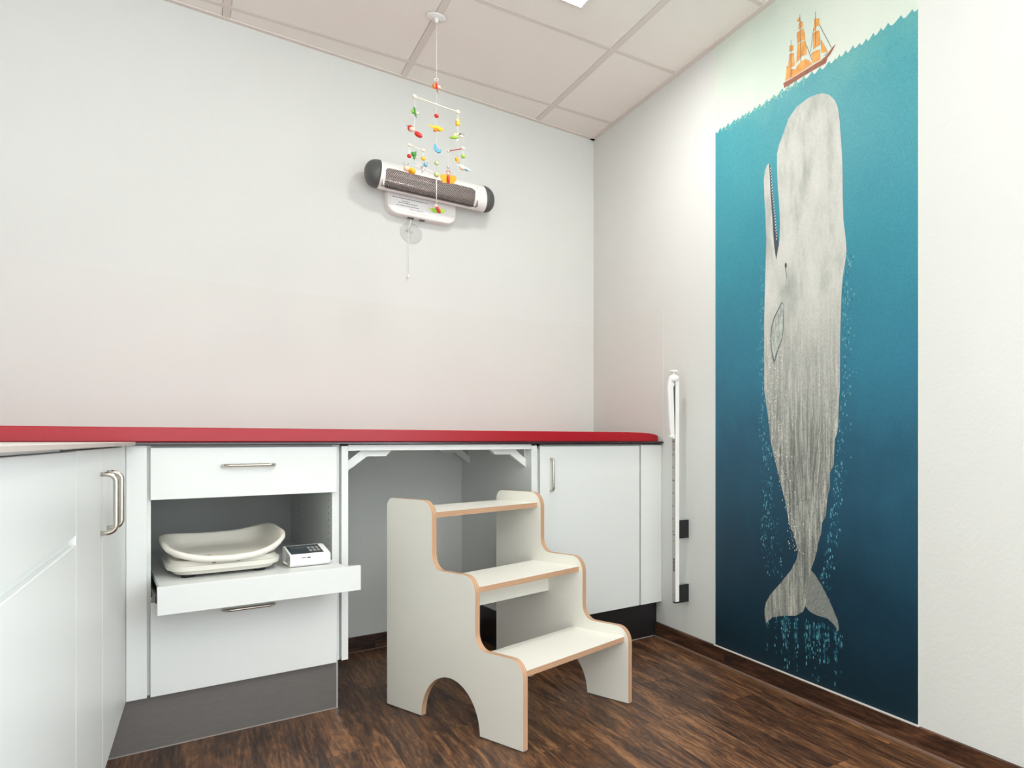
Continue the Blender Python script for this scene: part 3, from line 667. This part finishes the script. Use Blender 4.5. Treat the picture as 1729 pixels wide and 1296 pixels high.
# tray: shell whose rim dips at front and back and rises at the ends
b = bmesh.new(); n = 72
def trayring(hx, hy, zf, e=4.4, oy=0.0):
    r = []
    for k in range(n):
        a = 2*pi*k/n; ca, sa = cos(a), sin(a); X = hx*math.copysign(abs(ca)**(2/e), ca); Y_ = hy*math.copysign(abs(sa)**(2/e), sa)
        r.append(b.verts.new((cx+0.004+X, cy+oy+Y_, zf(X, Y_))))
    return r
def rimz(X, Y_):
    u = X/0.146; v_ = (Y_+0.19)/0.38     # v 0 front .. 1 back
    base = 0.5665+0.034*v_ + (0.030-0.018*v_)*abs(u)**2.2
    if u > 0: base += 0.020*u**3
    return base
FL = 0.5635
rings = [trayring(0.010, 0.012, lambda X, Y_: FL-0.002), trayring(0.085, 0.11, lambda X, Y_: FL-0.001), trayring(0.108, 0.145, lambda X, Y_: FL),
         trayring(0.122, 0.164, lambda X, Y_: FL+(rimz(X, Y_)-FL)*0.40), trayring(0.131, 0.176, lambda X, Y_: rimz(X, Y_)-0.0045), trayring(0.136, 0.181, lambda X, Y_: rimz(X, Y_)+0.0005),
         trayring(0.142, 0.187, rimz), trayring(0.1465, 0.191, lambda X, Y_: rimz(X, Y_)-0.004), trayring(0.1475, 0.192, lambda X, Y_: rimz(X, Y_)-0.012),
         trayring(0.142, 0.186, lambda X, Y_: rimz(X, Y_)-0.018), trayring(0.125, 0.165, lambda X, Y_: FL-0.006+(rimz(X, Y_)-FL)*0.2), trayring(0.09, 0.12, lambda X, Y_: FL-0.006), trayring(0.01, 0.012, lambda X, Y_: FL-0.006)]
for r0, r1 in zip(rings, rings[1:]):
    for k in range(n): b.faces.new((r0[k], r0[(k+1) % n], r1[(k+1) % n], r1[k]))
b.faces.new(rings[0]); b.faces.new(rings[-1][::-1]); bmesh.ops.recalc_face_normals(b, faces=b.faces)
mb = MB(); mb._merge(b, 'creamplastic', True); tray = mb.build('tray', bs)
MB().box(-1.745, -1.715, -0.802, -0.796, FL+0.0, FL+0.0045, 't_brown', 0.0005).build('printed_mark', tray)
# display unit beside it
ds = thing('scale_display', (-1.455, -0.765, ZS), 'small white scale display with dark keypad beside the baby scale', 'display unit')
b = MB()
pf = [(-0.800, ZS+0.002), (-0.806, ZS+0.008), (-0.808, ZS+0.032), (-0.800, ZS+0.0385), (-0.700, ZS+0.056), (-0.694, ZS+0.053), (-0.690, ZS+0.002)]
m_ = bmesh.new(); A = []
secs = [(-1.5130, 0.0, 0.30), (-1.5190, 0.006, 0.62), (-1.5210, 0.010, 1.0), (-1.4200, 0.006, 1.0), (-1.4120, 0.008, 0.80), (-1.4100, 0.010, 0.50)]
cyy, czz = -0.749, ZS+0.026
for x, ins, sc in secs:
    k_ = 0.86 if x in (-1.5130, -1.4100) else 0.95 if x in (-1.5190, -1.4120) else 1.0
    A.append([m_.verts.new((x, cyy+(y-cyy)*k_, czz+(z-czz)*k_)) for y, z in pf])
for r0, r1 in zip(A, A[1:]):
    for k in range(len(pf)): m_.faces.new((r0[k], r0[(k+1) % len(pf)], r1[(k+1) % len(pf)], r1[k]))
m_.faces.new(A[0]); m_.faces.new(A[-1][::-1]); bmesh.ops.recalc_face_normals(m_, faces=m_.faces); b._merge(m_, 'whiteplastic')
b.build('housing', ds, autosmooth=True)
def slope(y): return ZS+0.0385+(y+0.800)/0.100*0.0175
def pad(mb, x0, x1, y0, y1, h, mat):
    mb.prism([(y0, slope(y0)), (y1, slope(y1)), (y1, slope(y1)+h), (y0, slope(y0)+h)], x0, x1, 'yz', mat)
kp = MB(); pad(kp, -1.5155, -1.428, -0.793, -0.706, 0.0008, 'display'); kp = kp.build('keypad', ds)
sc_ = MB(); pad(sc_, -1.508, -1.468, -0.735, -0.712, 0.0014, 'darkgrey'); sc_.build('screen', kp)
for i in range(3):
    for j in range(2):
        q = MB(); pad(q, -1.463+0.011*i, -1.4555+0.011*i, -0.775+0.028*j, -0.757+0.028*j, 0.0015, 'grey' if False else 'rodface'); q.build('button', kp)
MB().box(-1.4985, -1.4585, -0.8092, -0.8078, ZS+0.026, ZS+0.0315, 'paper').box(-1.4915, -1.4790, -0.8096, -0.8090, ZS+0.0275, ZS+0.0300, 'ink').box(-1.4765, -1.4670, -0.8096, -0.8090, ZS+0.0270, ZS+0.0305, 'display').build('type_label', ds)
MB().tube([(-1.535, -0.79, ZS+0.020), (-1.529, -0.792, ZS+0.013), (-1.524, -0.785, ZS+0.012), (-1.519, -0.770, ZS+0.018)], 0.0018, 'creamplastic', 8).build('cable', ds)

# ================================================================== measuring rod on the right wall
mr = thing('measuring_rod', (0, -0.945, 0.205), 'slim white wall-mounted infant measuring rod with black blocks standing beside the mural', 'measuring rod', PHI)
yf, yb = -0.9586, -0.929
b = MB(); b.box(-0.0652, -0.0476, yf, yb, 0.2105, 1.1600, 'whiteplastic', 0.0012)
b.build('rail', mr)
b = MB(); b.box(-0.0660, -0.0650, yf+0.004, yb-0.0005, 0.2105, 0.9140, 'rodface')
sf = b.build('scale_face', mr)
b = MB()
for i in range(74):
    z = 0.505+0.0055*i; ln = 0.0105 if i % 10 == 0 else 0.007 if i % 5 == 0 else 0.0045
    b.box(-0.0664, -0.0660, yf+0.005, yf+0.005+ln, z, z+0.0011, 'ink')
for i in range(8):
    z = 0.507+0.055*i; b.box(-0.0664, -0.0660, yf+0.0165, yf+0.0205, z, z+0.0060, 'ink'); b.box(-0.0664, -0.0660, yf+0.0215, yf+0.0245, z, z+0.0060, 'ink')
b.build('tick_marks', sf)
b = MB()
for z, h_ in ((0.386, 0.010), (0.370, 0.015), (0.352, 0.017), (0.340, 0.011)): b.box(-0.0664, -0.0660, yf+0.008, yf+0.019, z, z+h_, 'ink')
b.build('printed_logo', sf)
MB().box(-0.0664, -0.0660, yf+0.008, yf+0.019, 0.494, 0.500, 'ink').build('printed_mark', sf)
for z in (0.862, 0.728, 0.470, 0.240): MB().lathe([(0.0024, 0), (0.0024, 0.0006)], (-0.0666, yf+0.014, z), 'black', 'x', 10).build('screw_hole', sf)

for z0, z1 in ((0.4800, 0.5580), (0.2040, 0.2810)):
    o = MB().box(-0.0476, -0.0003, yf-0.0005, yf+0.026, z0, z1, 'black', 0.0008).build('stop_block', mr)
    MB().box(-0.0472, -0.006, yf+0.001, yf+0.024, z1, z1+0.0016, 'alu').build('cap_plate', o)
b = MB().box(-0.0652, -0.0476, yf, yf+0.024, 0.2040, 0.2105, 'black'); b.build('end_cap', mr)
# folded head piece and slider at the top
b = MB()
b.prism([(-0.0655, 0.905), (-0.0655, 1.135), (-0.082, 1.165), (-0.093, 1.160), (-0.0985, 1.120), (-0.088, 0.950), (-0.081, 0.912)], yf+0.006, yf+0.018, 'xz', 'whiteplastic', bev=0.0015)
b.box(-0.090, -0.068, yf+0.003, yf+0.021, 0.912, 0.924, 'whiteplastic', 0.002)
b.build('head_piece', mr)
b = MB(); b.prism([(-0.0735, 1.128), (-0.0658, 1.140), (-0.0658, 0.925), (-0.0668, 0.925)], yf+0.003, yf+0.0058, 'xz', 'darkgrey'); b.build('slot', mr)
b = MB(); b.lathe([(0.016, 0), (0.022, 0.004), (0.022, 0.022), (0.014, 0.027), (0.006, 0.029), (0.006, 0.038), (0.019, 0.040), (0.019, 0.047), (0.014, 0.049)], (-0.066, yf+0.014, 1.152), 'whiteplastic', 'z', 24)
b.build('slider_knob', mr)
MB().box(-0.0478, -0.0003, yf+0.012, yf+0.020, 0.5, 0.53, 'whiteplastic').build('wall_bracket', mr)

# ================================================================== infrared heater above the bench
hx0, hx1, hy, hz, ry, rzz = -1.086, -0.634, -0.098, 2.026, 0.050, 0.0585
ht = thing('infrared_heater', (-0.86, -0.02, 1.90), 'white and grey tubular infrared heater with wire grille high on the back wall', 'heater')
def shell_pt(x, ang, k=1.0):  # ang: 0 faces the room, + up
    return (x, hy-ry*k*cos(ang), hz+rzz*k*sin(ang))
A0, A1 = radians(-72), radians(20); W0, W1 = -1.064, -0.690
def in_window(x, a, m=0.0):
    # rounded window in (x, arc) space
    u = x; s_ = a*0.056; s0, s1 = A0*0.056, A1*0.056; R = 0.016
    if not (W0-m <= u <= W1+m and s0-m <= s_ <= s1+m): return False
    du = max(W0-m+R-u, u-(W1+m-R), 0); dv = max(s0-m+R-s_, s_-(s1+m-R), 0)
    return du*du+dv*dv <= R*R
b = bmesh.new(); nx, na = 150, 120; V = []
for i in range(nx+1):
    x = hx0+(hx1-hx0)*i/nx; V.append([b.verts.new(shell_pt(x, -pi+2*pi*k/na)) for k in range(na)])
for i in range(nx):
    for k in range(na):
        x = hx0+(hx1-hx0)*(i+0.5)/nx; a = -pi+2*pi*(k+0.5)/na
        if in_window(x, a): continue
        f_ = b.faces.new((V[i][k], V[i+1][k], V[i+1][(k+1) % na], V[i][(k+1) % na])); f_.smooth = True
bmesh.ops.recalc_face_normals(b, faces=b.faces)
mb = MB(); mb._merge(b, 'whiteplastic'); body = mb.build('body', ht)
# solidify the cut shell a little
sd = body.modifiers.new('solid', 'SOLIDIFY'); sd.thickness = 0.002; sd.offset = 0
# end caps, domed and cut at a slant
for sx, x0 in ((-1, hx0), (1, hx1)):
    b = bmesh.new(); R_ = []
    for q in (0.0, 0.2, 0.4, 0.6, 0.76, 0.88, 0.96, 1.0):
        k = math.sqrt(max(0.0, 1-q**2.6)) if q < 1 else 0.04
        k = max(k, 0.04)
        ring = []
        for j in range(40):
            a = -pi+2*pi*j/40
            ring.append(b.verts.new((x0+sx*(q*0.047)-sx*0.004*(1-q)+sx*0.006*sin(a)*(-1)*(1-q), hy-(ry+0.0022)*k*cos(a), hz+(rzz+0.0022)*k*sin(a))))
        R_.append(ring)
    for r0, r1 in zip(R_, R_[1:]):
        for j in range(40): b.faces.new((r0[j], r0[(j+1) % 40], r1[(j+1) % 40], r1[j]))
    b.faces.new(R_[0]); b.faces.new(R_[-1][::-1]); bmesh.ops.recalc_face_normals(b, faces=b.faces)
    mb = MB(); mb._merge(b, 'darkgrey', True)
    
    if sx < 0: mb.ball((x0-0.0440, hy-0.016, hz-0.002), 0.0022, 'black')
    mb.build('end_cap', ht)
# polished trough behind the grille
b = bmesh.new(); V = []
for i in range(2):
    x = (W0-0.008, W1+0.008)[i]
    V.append([b.verts.new((x, hy-0.010-0.034*abs(cos(a_))*0+(-0.030+0.034*(1-((k/16)*2-1)**2)), hz+0.026-0.085*k/16)) for k, a_ in ((k, 0) for k in range(17))])
for k in range(16): b.faces.new((V[0][k], V[1][k], V[1][k+1], V[0][k+1])).smooth = True
mb = MB(); mb._merge(b, 'mirror')
mb.box(W0-0.012, W0-0.008, hy-0.045, hy+0.03, hz-0.055, hz+0.030, 'mirror').box(W1+0.008, W1+0.012, hy-0.045, hy+0.03, hz-0.055, hz+0.030, 'mirror')
mb.build('reflector', ht)
for z in (hz+0.006, hz-0.030):
    MB().tube([(W0-0.006, hy-0.022, z), (W1+0.006, hy-0.022, z)], 0.0048, 'mirror', 14).build('heating_tube', ht)
# wire grille: two crossing families of strips following the curved front
mb = MB()
def strip(pts, wdt):
    b = bmesh.new(); prev = None
    for i, (x, a) in enumerate(pts):
        x1, a1 = pts[min(i+1, len(pts)-1)]; x0, a0 = pts[max(i-1, 0)]
        dx, da = x1-x0, (a1-a0)*0.056; l = math.hypot(dx, da) or 1; nx_, na_ = -da/l*wdt/2, dx/l*wdt/2/0.056
        P0 = b.verts.new(shell_pt(x+nx_, a+na_, 0.985)); P1 = b.verts.new(shell_pt(x-nx_, a-na_, 0.985))
        if prev: b.faces.new((prev[0], P0, P1, prev[1]))
        prev = (P0, P1)
    r = bmesh.ops.solidify(b, geom=list(b.faces), thickness=0.0007)
    mb._merge(b, 'mesh')
pitch = 0.0070; L_ = (A1-A0)*0.056
for fam in (1, -1):
    x = W0-L_*0.8
    while x < W1+L_*0.8:
        seg_ = []
        for k in range(19):
            t = k/18; a = A0+(A1-A0)*t; xx = x+fam*(t-0.5)*L_*0.62+0
            if in_window(xx, a, 0.001): seg_.append((xx, a))
            else:
                if len(seg_) > 1: strip(seg_, 0.0019)
                seg_ = []
        if len(seg_) > 1: strip(seg_, 0.0019)
        x += pitch
mb.build('grille', ht)
# wall plate below with the paper notice
def rrect(x0, x1, z0, z1, rb, rt, n=8):
    p = []
    for cx_, cz_, r, a0 in ((x1-rt, z1-rt, rt, 0), (x0+rt, z1-rt, rt, 90), (x0+rb, z0+rb, rb, 180), (x1-rb, z0+rb, rb, 270)):
        p += [(cx_+r*cos(radians(a0+90*k/(n-1))), cz_+r*sin(radians(a0+90*k/(n-1)))) for k in range(n)]
    return p
b = MB(); b.prism(rrect(-1.031, -0.742, 1.890, 1.992, 0.042, 0.006), -0.052, -0.0015, 'xz', 'whiteplastic', bev=0.004)
b.box(-0.93, -0.82, -0.0485, -0.0015, 1.99, 2.02, 'whiteplastic')
pl = b.build('wall_plate', ht)
nb = MB().box(-1.018, -0.868, -0.0532, -0.0520, 1.908, 1.9725, 'paper'); nt = nb.build('paper_notice', ht)
b = MB(); rt_ = random.Random(5)
for z, xa, xb_, h_ in ((1.9600, -1.012, -0.872, 0.0026), (1.9480, -0.975, -0.945, 0.0020), (1.9400, -0.988, -0.915, 0.0024), (1.9290, -0.994, -0.905, 0.0022), (1.9180, -0.94, -0.885, 0.0016)):
    x = xa
    while x < xb_:
        wd = rt_.uniform(0.004, 0.012); b.box(x, min(x+wd, xb_+0.004), -0.0536, -0.0532, z, z+h_, 'ink'); x += wd+0.0022
b.build('notice_text', nt)
b = MB().box(-0.942, -0.918, -0.034, -0.016, 1.886, 1.8915, 'darkgrey', 0.001); b.build('cord_grommet', ht)
MB().box(-0.892, -0.872, -0.034, -0.016, 1.8865, 1.8915, 'darkgrey', 0.001).build('switch', ht)
MB().tube([(-0.928, -0.025, 1.889), (-0.929, -0.022, 1.868), (-0.937, -0.014, 1.846), (-0.945, -0.006, 1.832)], 0.0022, 'string', 8).build('power_cord', ht)
MB().tube([(-0.936, -0.025, 1.889), (-0.937, -0.022, 1.862), (-0.936, -0.016, 1.80), (-0.936, -0.014, 1.640)], 0.0008, 'string', 6).ball((-0.936, -0.014, 1.632), 0.0045, 'whiteplastic', sz=1.9).build('pull_cord', ht)
hk = MB(); hk.lathe([(0.046, 0.0), (0.047, -0.002), (0.046, -0.0045), (0.030, -0.0058), (0.012, -0.006)], (-0.9205, -0.0005, 1.828), 'clear', 'y', 40)
hk = hk.build('cord_holder', None, (-0.9205, 0, 1.828)); tag(hk, 'round clear plastic disc on the wall under the heater plate', 'cord holder')
MB().lathe([(0.008, -0.0058), (0.0075, -0.012), (0.005, -0.014)], (-0.9205, -0.0005, 1.834), 'clear', 'y', 16).tube([(-0.928, -0.008, 1.846), (-0.936, -0.016, 1.842), (-0.940, -0.016, 1.836), (-0.936, -0.009, 1.832)], 0.0014, 'alu', 8).lathe([(0.003, -0.0062), (0.003, -0.0078), (0.002, -0.0082)], (-0.924, -0.0005, 1.808), 'alu', 'y', 10).build('hook', hk)

# ================================================================== ceiling hook and wooden baby mobile
MX, MY = -1.0101, -0.5811
ch = MB().lathe([(0.033, 0), (0.034, -0.0022), (0.031, -0.0045), (0.012, -0.0065), (0.0075, -0.008), (0.0065, -0.020), (0.004, -0.023)], (MX, MY, H-0.0018), 'whiteplastic', 'z', 36)
ch = ch.build('ceiling_hook', None, (MX, MY, H-0.0018)); tag(ch, 'white round ceiling hook disc from which the mobile hangs', 'ceiling hook')
mo = thing('baby_mobile', (MX, MY, H-0.02), 'colourful wooden baby mobile with insects and beads hanging from the ceiling hook', 'mobile')
def string(p, q, r=0.0006): MB().tube([p, q], r, 'string', 6).build('string', mo)
def bead(p, r, col, nm='bead'): MB().ball(p, r, col, seg=16).build(nm, mo)
def rod(p, q, r, col):
    o = MB().tube([p, q], r, col, 10).build('crossbar', mo)
    for e in (p, q): MB().ball(e, 0.0078 if r > 0.0017 else 0.0062, 'woodwhite', seg=16).build('end_ball', o)
LX, LY = -1.0924, -0.5931; RX, RY = -0.9320, -0.5740
RX, RY = -0.9291, -0.5773
string((MX, MY, H-0.024), (MX, MY, 2.2795), 0.0009)
b = MB(); ringp = [(MX+0.0055*cos(a*pi/6), MY-0.0035*cos(a*pi/6), 2.274+0.0055*sin(a*pi/6)) for a in range(13)]
b.tube(ringp, 0.0011, 'whiteplastic', 8).build('ring', mo)
string((MX, MY, 2.268), (MX, MY, 1.912)); string((MX, MY, 1.908), (MX, MY, 1.800), 0.0014)
rod((LX, LY, 2.1784), (RX, RY, 2.1784), 0.0022, 'woodwhite')
LLa, LLb = Vector((-1.1164, -0.6107, 1.9867)), Vector((-1.0619, -0.5924, 1.9867))
RRa, RRb = Vector((-0.9505, -0.5370, 2.0320)), Vector((-0.9184, -0.6030, 2.0320))
rod(LLa, LLb, 0.0015, 'woodwhite'); rod(RRa, RRb, 0.0017, 't_red')
Lm = (LX, LY, 0); 
string((LX, LY, 2.178), (LX, LY, 1.950)); string((RX, RY, 2.178), (RX, RY, 1.985))
string(tuple(LLa), (LLa.x, LLa.y, 1.90)); string(tuple(LLb), (LLb.x, LLb.y, 1.93))
string(tuple(RRa), (RRa.x, RRa.y, 1.945)); string(tuple(RRb), (RRb.x, RRb.y, 1.957))
bead((MX, MY, 2.1367), 0.0080, 't_red'); bead((MX, MY, 1.9561), 0.0078, 't_lightgreen'); bead((MX, MY, 1.9121), 0.0098, 't_lightgreen')
bead((LLa.x, LLa.y, 1.9453), 0.0076, 't_red'); bead((LLb.x, LLb.y, 1.9567), 0.0078, 't_yellow')
bead((RRb.x, RRb.y, 2.0010), 0.0076, 't_lime'); bead((RRa.x, RRa.y, 1.9694), 0.0062, 't_grey')
# viewing-side axes for modelling the flat wooden animals (they hang facing the room)
CR = Vector((cos(0.40), -sin(0.40), 0)); CU = Vector((0, 0, 1)); CF = Vector((-sin(0.40), -cos(0.40), 0))
def F(c, u, v_, d=0.0): return tuple(Vector(c)+CR*u+CU*v_+CF*d)
def plate(mb, c, pts, th, mat, tilt=0.0, off=0.0):
    """wooden plate: outline pts (u,v) about c, thickness th"""
    b = bmesh.new(); ca, sa = cos(tilt), sin(tilt)
    A = [b.verts.new(F(c, u*ca-v_*sa, u*sa+v_*ca, off+th/2)) for u, v_ in pts]; B = [b.verts.new(F(c, u*ca-v_*sa, u*sa+v_*ca, off-th/2)) for u, v_ in pts]
    b.faces.new(A); b.faces.new(B[::-1])
    for i in range(len(pts)): b.faces.new((A[i], B[i], B[(i+1) % len(pts)], A[(i+1) % len(pts)]))
    bmesh.ops.recalc_face_normals(b, faces=b.faces); mb._merge(b, mat); return mb
def ell(cu, cv, a, b_, rot=0.0, n=16): return [(cu+a*cos(2*pi*k/n)*cos(rot)-b_*sin(2*pi*k/n)*sin(rot), cv+a*cos(2*pi*k/n)*sin(rot)+b_*sin(2*pi*k/n)*cos(rot)) for k in range(n)]
def rotball(mb, c, u, v_, d, rad, mat, su=1, sv=1, tilt=0.0):
    """ellipsoid with its long axis turned by tilt in the facing plane"""
    b = bmesh.new(); bmesh.ops.create_uvsphere(b, u_segments=14, v_segments=10, radius=rad)
    for q in b.verts:
        x, y, z = q.co.x*su, q.co.y, q.co.z*sv
        q.co = Vector(F(c, u+x*cos(tilt)-z*sin(tilt), v_+x*sin(tilt)+z*cos(tilt), d+y))
    mb._merge(b, mat, True); return mb
def feelers(mb, c, u, v_, mat='t_red', s_=1.0):
    for q in (-1, 1): mb.tube([F(c, u+q*0.002, v_), F(c, u+q*0.006*s_, v_+0.009*s_)], 0.0007, mat, 6)
# top orange fly
c = (MX, MY, 2.2461); b = MB(); plate(b, c, [(-0.001, 0.021), (0.003, 0.008), (0.003, -0.006), (0.007, -0.024), (0.001, -0.012), (-0.003, 0.004)], 0.014, 't_red')
rotball(b, c, -0.007, 0.002, 0, 0.0085, 't_orange', 0.9, 1.15); rotball(b, c, 0.008, 0.001, 0.002, 0.0068, 't_pink'); b.build('toy_butterfly', mo)
# green fly on the left string
c = (LX, LY, 2.1211); b = MB(); plate(b, c, [(-0.003, 0.019), (0.003, 0.012), (0.003, 0), (0.008, -0.020), (0.002, -0.014), (-0.004, -0.004)], 0.012, 't_green')
rotball(b, c, -0.005, 0.001, 0, 0.0075, 't_lime', 0.8, 1.2); rotball(b, c, 0.0085, -0.003, 0, 0.0055, 'woodwhite'); b.build('toy_beetle', mo)
# ladybird
c = (LX, LY, 2.0484); b = MB(); rotball(b, c, -0.013, 0.010, -0.002, 0.0112, 't_red', 1.0, 1.1, 0.4); rotball(b, c, -0.008, 0.004, 0.007, 0.0095, 't_pink')
rotball(b, c, 0.013, -0.011, 0.001, 0.0092, 't_red', 1.6, 0.95, -0.42); plate(b, c, ell(0.012, -0.004, 0.013, 0.0045, -0.35), 0.002, 't_red'); 
b.tube([F(c, -0.019, 0.014), F(c, -0.027, 0.019)], 0.0008, 'black', 6).build('toy_ladybird', mo)
# yellow bird in the middle
c = (MX, MY, 2.0881); b = MB(); rotball(b, c, 0.003, -0.003, 0, 0.0085, 't_amber', 1.7, 0.7, -0.1); plate(b, c, [(-0.034, 0.010), (-0.012, 0.007), (0.006, 0.009), (0.030, -0.003), (0.014, -0.007), (-0.010, -0.003)], 0.003, 't_yellow', off=0.004)
rotball(b, c, -0.005, -0.009, 0.004, 0.0062, 't_orange'); b.build('toy_bird', mo)
# blue moon
c = (MX, MY, 2.0136); b = MB(); plate(b, c, [(-0.004, 0.018), (-0.001, 0.009), (0.003, -0.001), (0.010, -0.006), (0.017, -0.004), (0.014, -0.014), (0.006, -0.018), (-0.004, -0.012), (-0.010, -0.001), (-0.009, 0.009)], 0.010, 't_blue'); b.build('toy_moon', mo)
# lower hanging bird/butterfly
c = (MX+0.004, MY-0.003, 1.7766); b = MB(); plate(b, c, [(-0.030, 0.003), (-0.016, 0.009), (0, 0.004), (0.014, 0.008), (0.028, 0.004), (0.018, -0.008), (0.002, -0.010), (-0.016, -0.009)], 0.003, 't_lime', off=-0.002)
rotball(b, c, 0.002, 0.002, 0.005, 0.0075, 't_red', 0.8, 2.0, 0.45); rotball(b, c, -0.006, 0.014, 0.006, 0.0065, 't_pink'); b.build('toy_butterfly', mo)
# yellow and green ones on the right string
c = (RX, RY, 2.1369); b = MB(); rotball(b, c, 0, -0.003, 0, 0.0088, 't_yellow', 1.0, 1.3); rotball(b, c, -0.002, 0.006, 0.004, 0.0062, 't_pink'); plate(b, c, [(0.002, 0.014), (0.008, 0.016), (0.007, -0.008), (0.002, -0.012)], 0.004, 't_amber'); b.build('toy_bee', mo)
c = (RX-0.004, RY, 2.0815); b = MB(); rotball(b, c, -0.009, -0.005, 0, 0.0055, 't_lime', 3.2, 1.0, 0.17); rotball(b, c, 0.017, 0.003, 0.002, 0.0070, 'woodwhite'); plate(b, c, ell(0.016, 0.009, 0.0075, 0.0035, -0.2), 0.008, 'black')
plate(b, c, ell(-0.002, 0.008, 0.012, 0.0045, 0.5), 0.002, 't_lightgreen'); plate(b, c, ell(0.003, -0.012, 0.006, 0.003, 0.9), 0.002, 't_grey')
b.tube([F(c, 0.020, 0.008), F(c, 0.028, 0.012)], 0.0008, 'black', 6).build('toy_grasshopper', mo)
# small green bird between the left beads
c = (LX, LY, 1.9603); b = MB(); rotball(b, c, -0.004, 0.004, 0, 0.0078, 't_green', 1.0, 1.1); plate(b, c, [(-0.004, 0.006), (0.006, 0.016), (0.006, -0.004), (-0.002, -0.018), (-0.007, -0.006)], 0.006, 't_green'); rotball(b, c, 0.0065, -0.008, 0, 0.0048, 't_pink'); b.build('toy_beetle', mo)
# bee and dragonfly
c = (LLa.x, LLa.y, 1.8963); b = MB(); rotball(b, c, -0.009, 0.001, 0.002, 0.0105, 't_pink'); rotball(b, c, 0.008, -0.006, 0, 0.0105, 't_amber', 1.25, 0.95, -0.2); plate(b, c, ell(0.010, 0.002, 0.012, 0.005, -0.4), 0.003, 't_yellow')
for q in (0.004, 0.010): rotball(b, c, q, -0.007, 0.004, 0.0075, 't_brown', 0.2, 1.0, -0.2)
feelers(b, c, -0.010, 0.010, 'darkgrey', 1.5); b.build('toy_bee', mo)
c = (LLb.x+0.002, LLb.y, 1.9245); b = MB(); rotball(b, c, -0.001, -0.008, 0.002, 0.0045, 't_grey', 1.0, 3.4, -0.35)
for (u0, v0, u1, v1) in ((-0.030, 0.020, 0.026, -0.028), (-0.032, 0.004, 0.034, -0.014)):
    plate(b, c, ell((u0+u1)/2, (v0+v1)/2, 0.036, 0.0042, math.atan2(v1-v0, u1-u0)), 0.002, 't_grey')
rotball(b, c, 0.006, 0.008, 0.003, 0.0070, 't_blue'); feelers(b, c, 0.008, 0.012, 'darkgrey'); b.build('toy_dragonfly', mo)
# yellow chick, grey bird, amber butterfly on the right
c = (RX-0.003, RY, 1.9916); b = MB(); rotball(b, c, -0.001, 0.002, 0, 0.0072, 't_amber', 0.95, 1.3); plate(b, c, [(-0.002, 0.002), (0.004, 0.012), (0.006, 0.0), (0.002, -0.014), (-0.003, -0.010)], 0.006, 't_yellow'); rotball(b, c, 0.006, -0.009, 0, 0.0042, 't_pink'); b.build('toy_chick', mo)
c = (RRb.x, RRb.y, 1.9551); b = MB(); rotball(b, c, -0.004, -0.001, 0.002, 0.0082, 't_pink', 1.3, 0.9, -0.2); plate(b, c, [(-0.022, 0.010), (-0.006, 0.012), (0.010, 0.006), (0.032, -0.008), (0.018, -0.009), (0, -0.002)], 0.004, 't_grey'); rotball(b, c, 0.012, -0.006, 0.003, 0.0052, 't_blue', 1.6, 0.8, -0.3); b.build('toy_bird', mo)
c = (RRa.x, RRa.y, 1.9230); b = MB()
for q in (-1, 1):
    plate(b, c, [(q*0.003, 0.012), (q*0.014, 0.016), (q*0.026, 0.014), (q*0.030, 0.006), (q*0.027, -0.003), (q*0.022, -0.008), (q*0.021, -0.016), (q*0.012, -0.018), (q*0.003, -0.015)], 0.003, 't_amber')
rotball(b, c, 0, -0.002, 0.001, 0.0072, 't_red', 0.85, 2.2); rotball(b, c, 0, 0.020, 0.001, 0.0080, 't_pink'); plate(b, c, ell(0, 0.025, 0.008, 0.0045), 0.010, 't_red', off=-0.002); feelers(b, c, 0, 0.028, 't_red'); b.build('toy_butterfly', mo)

for o in bpy.data.objects:
    if '_base' in o: del o['_base']
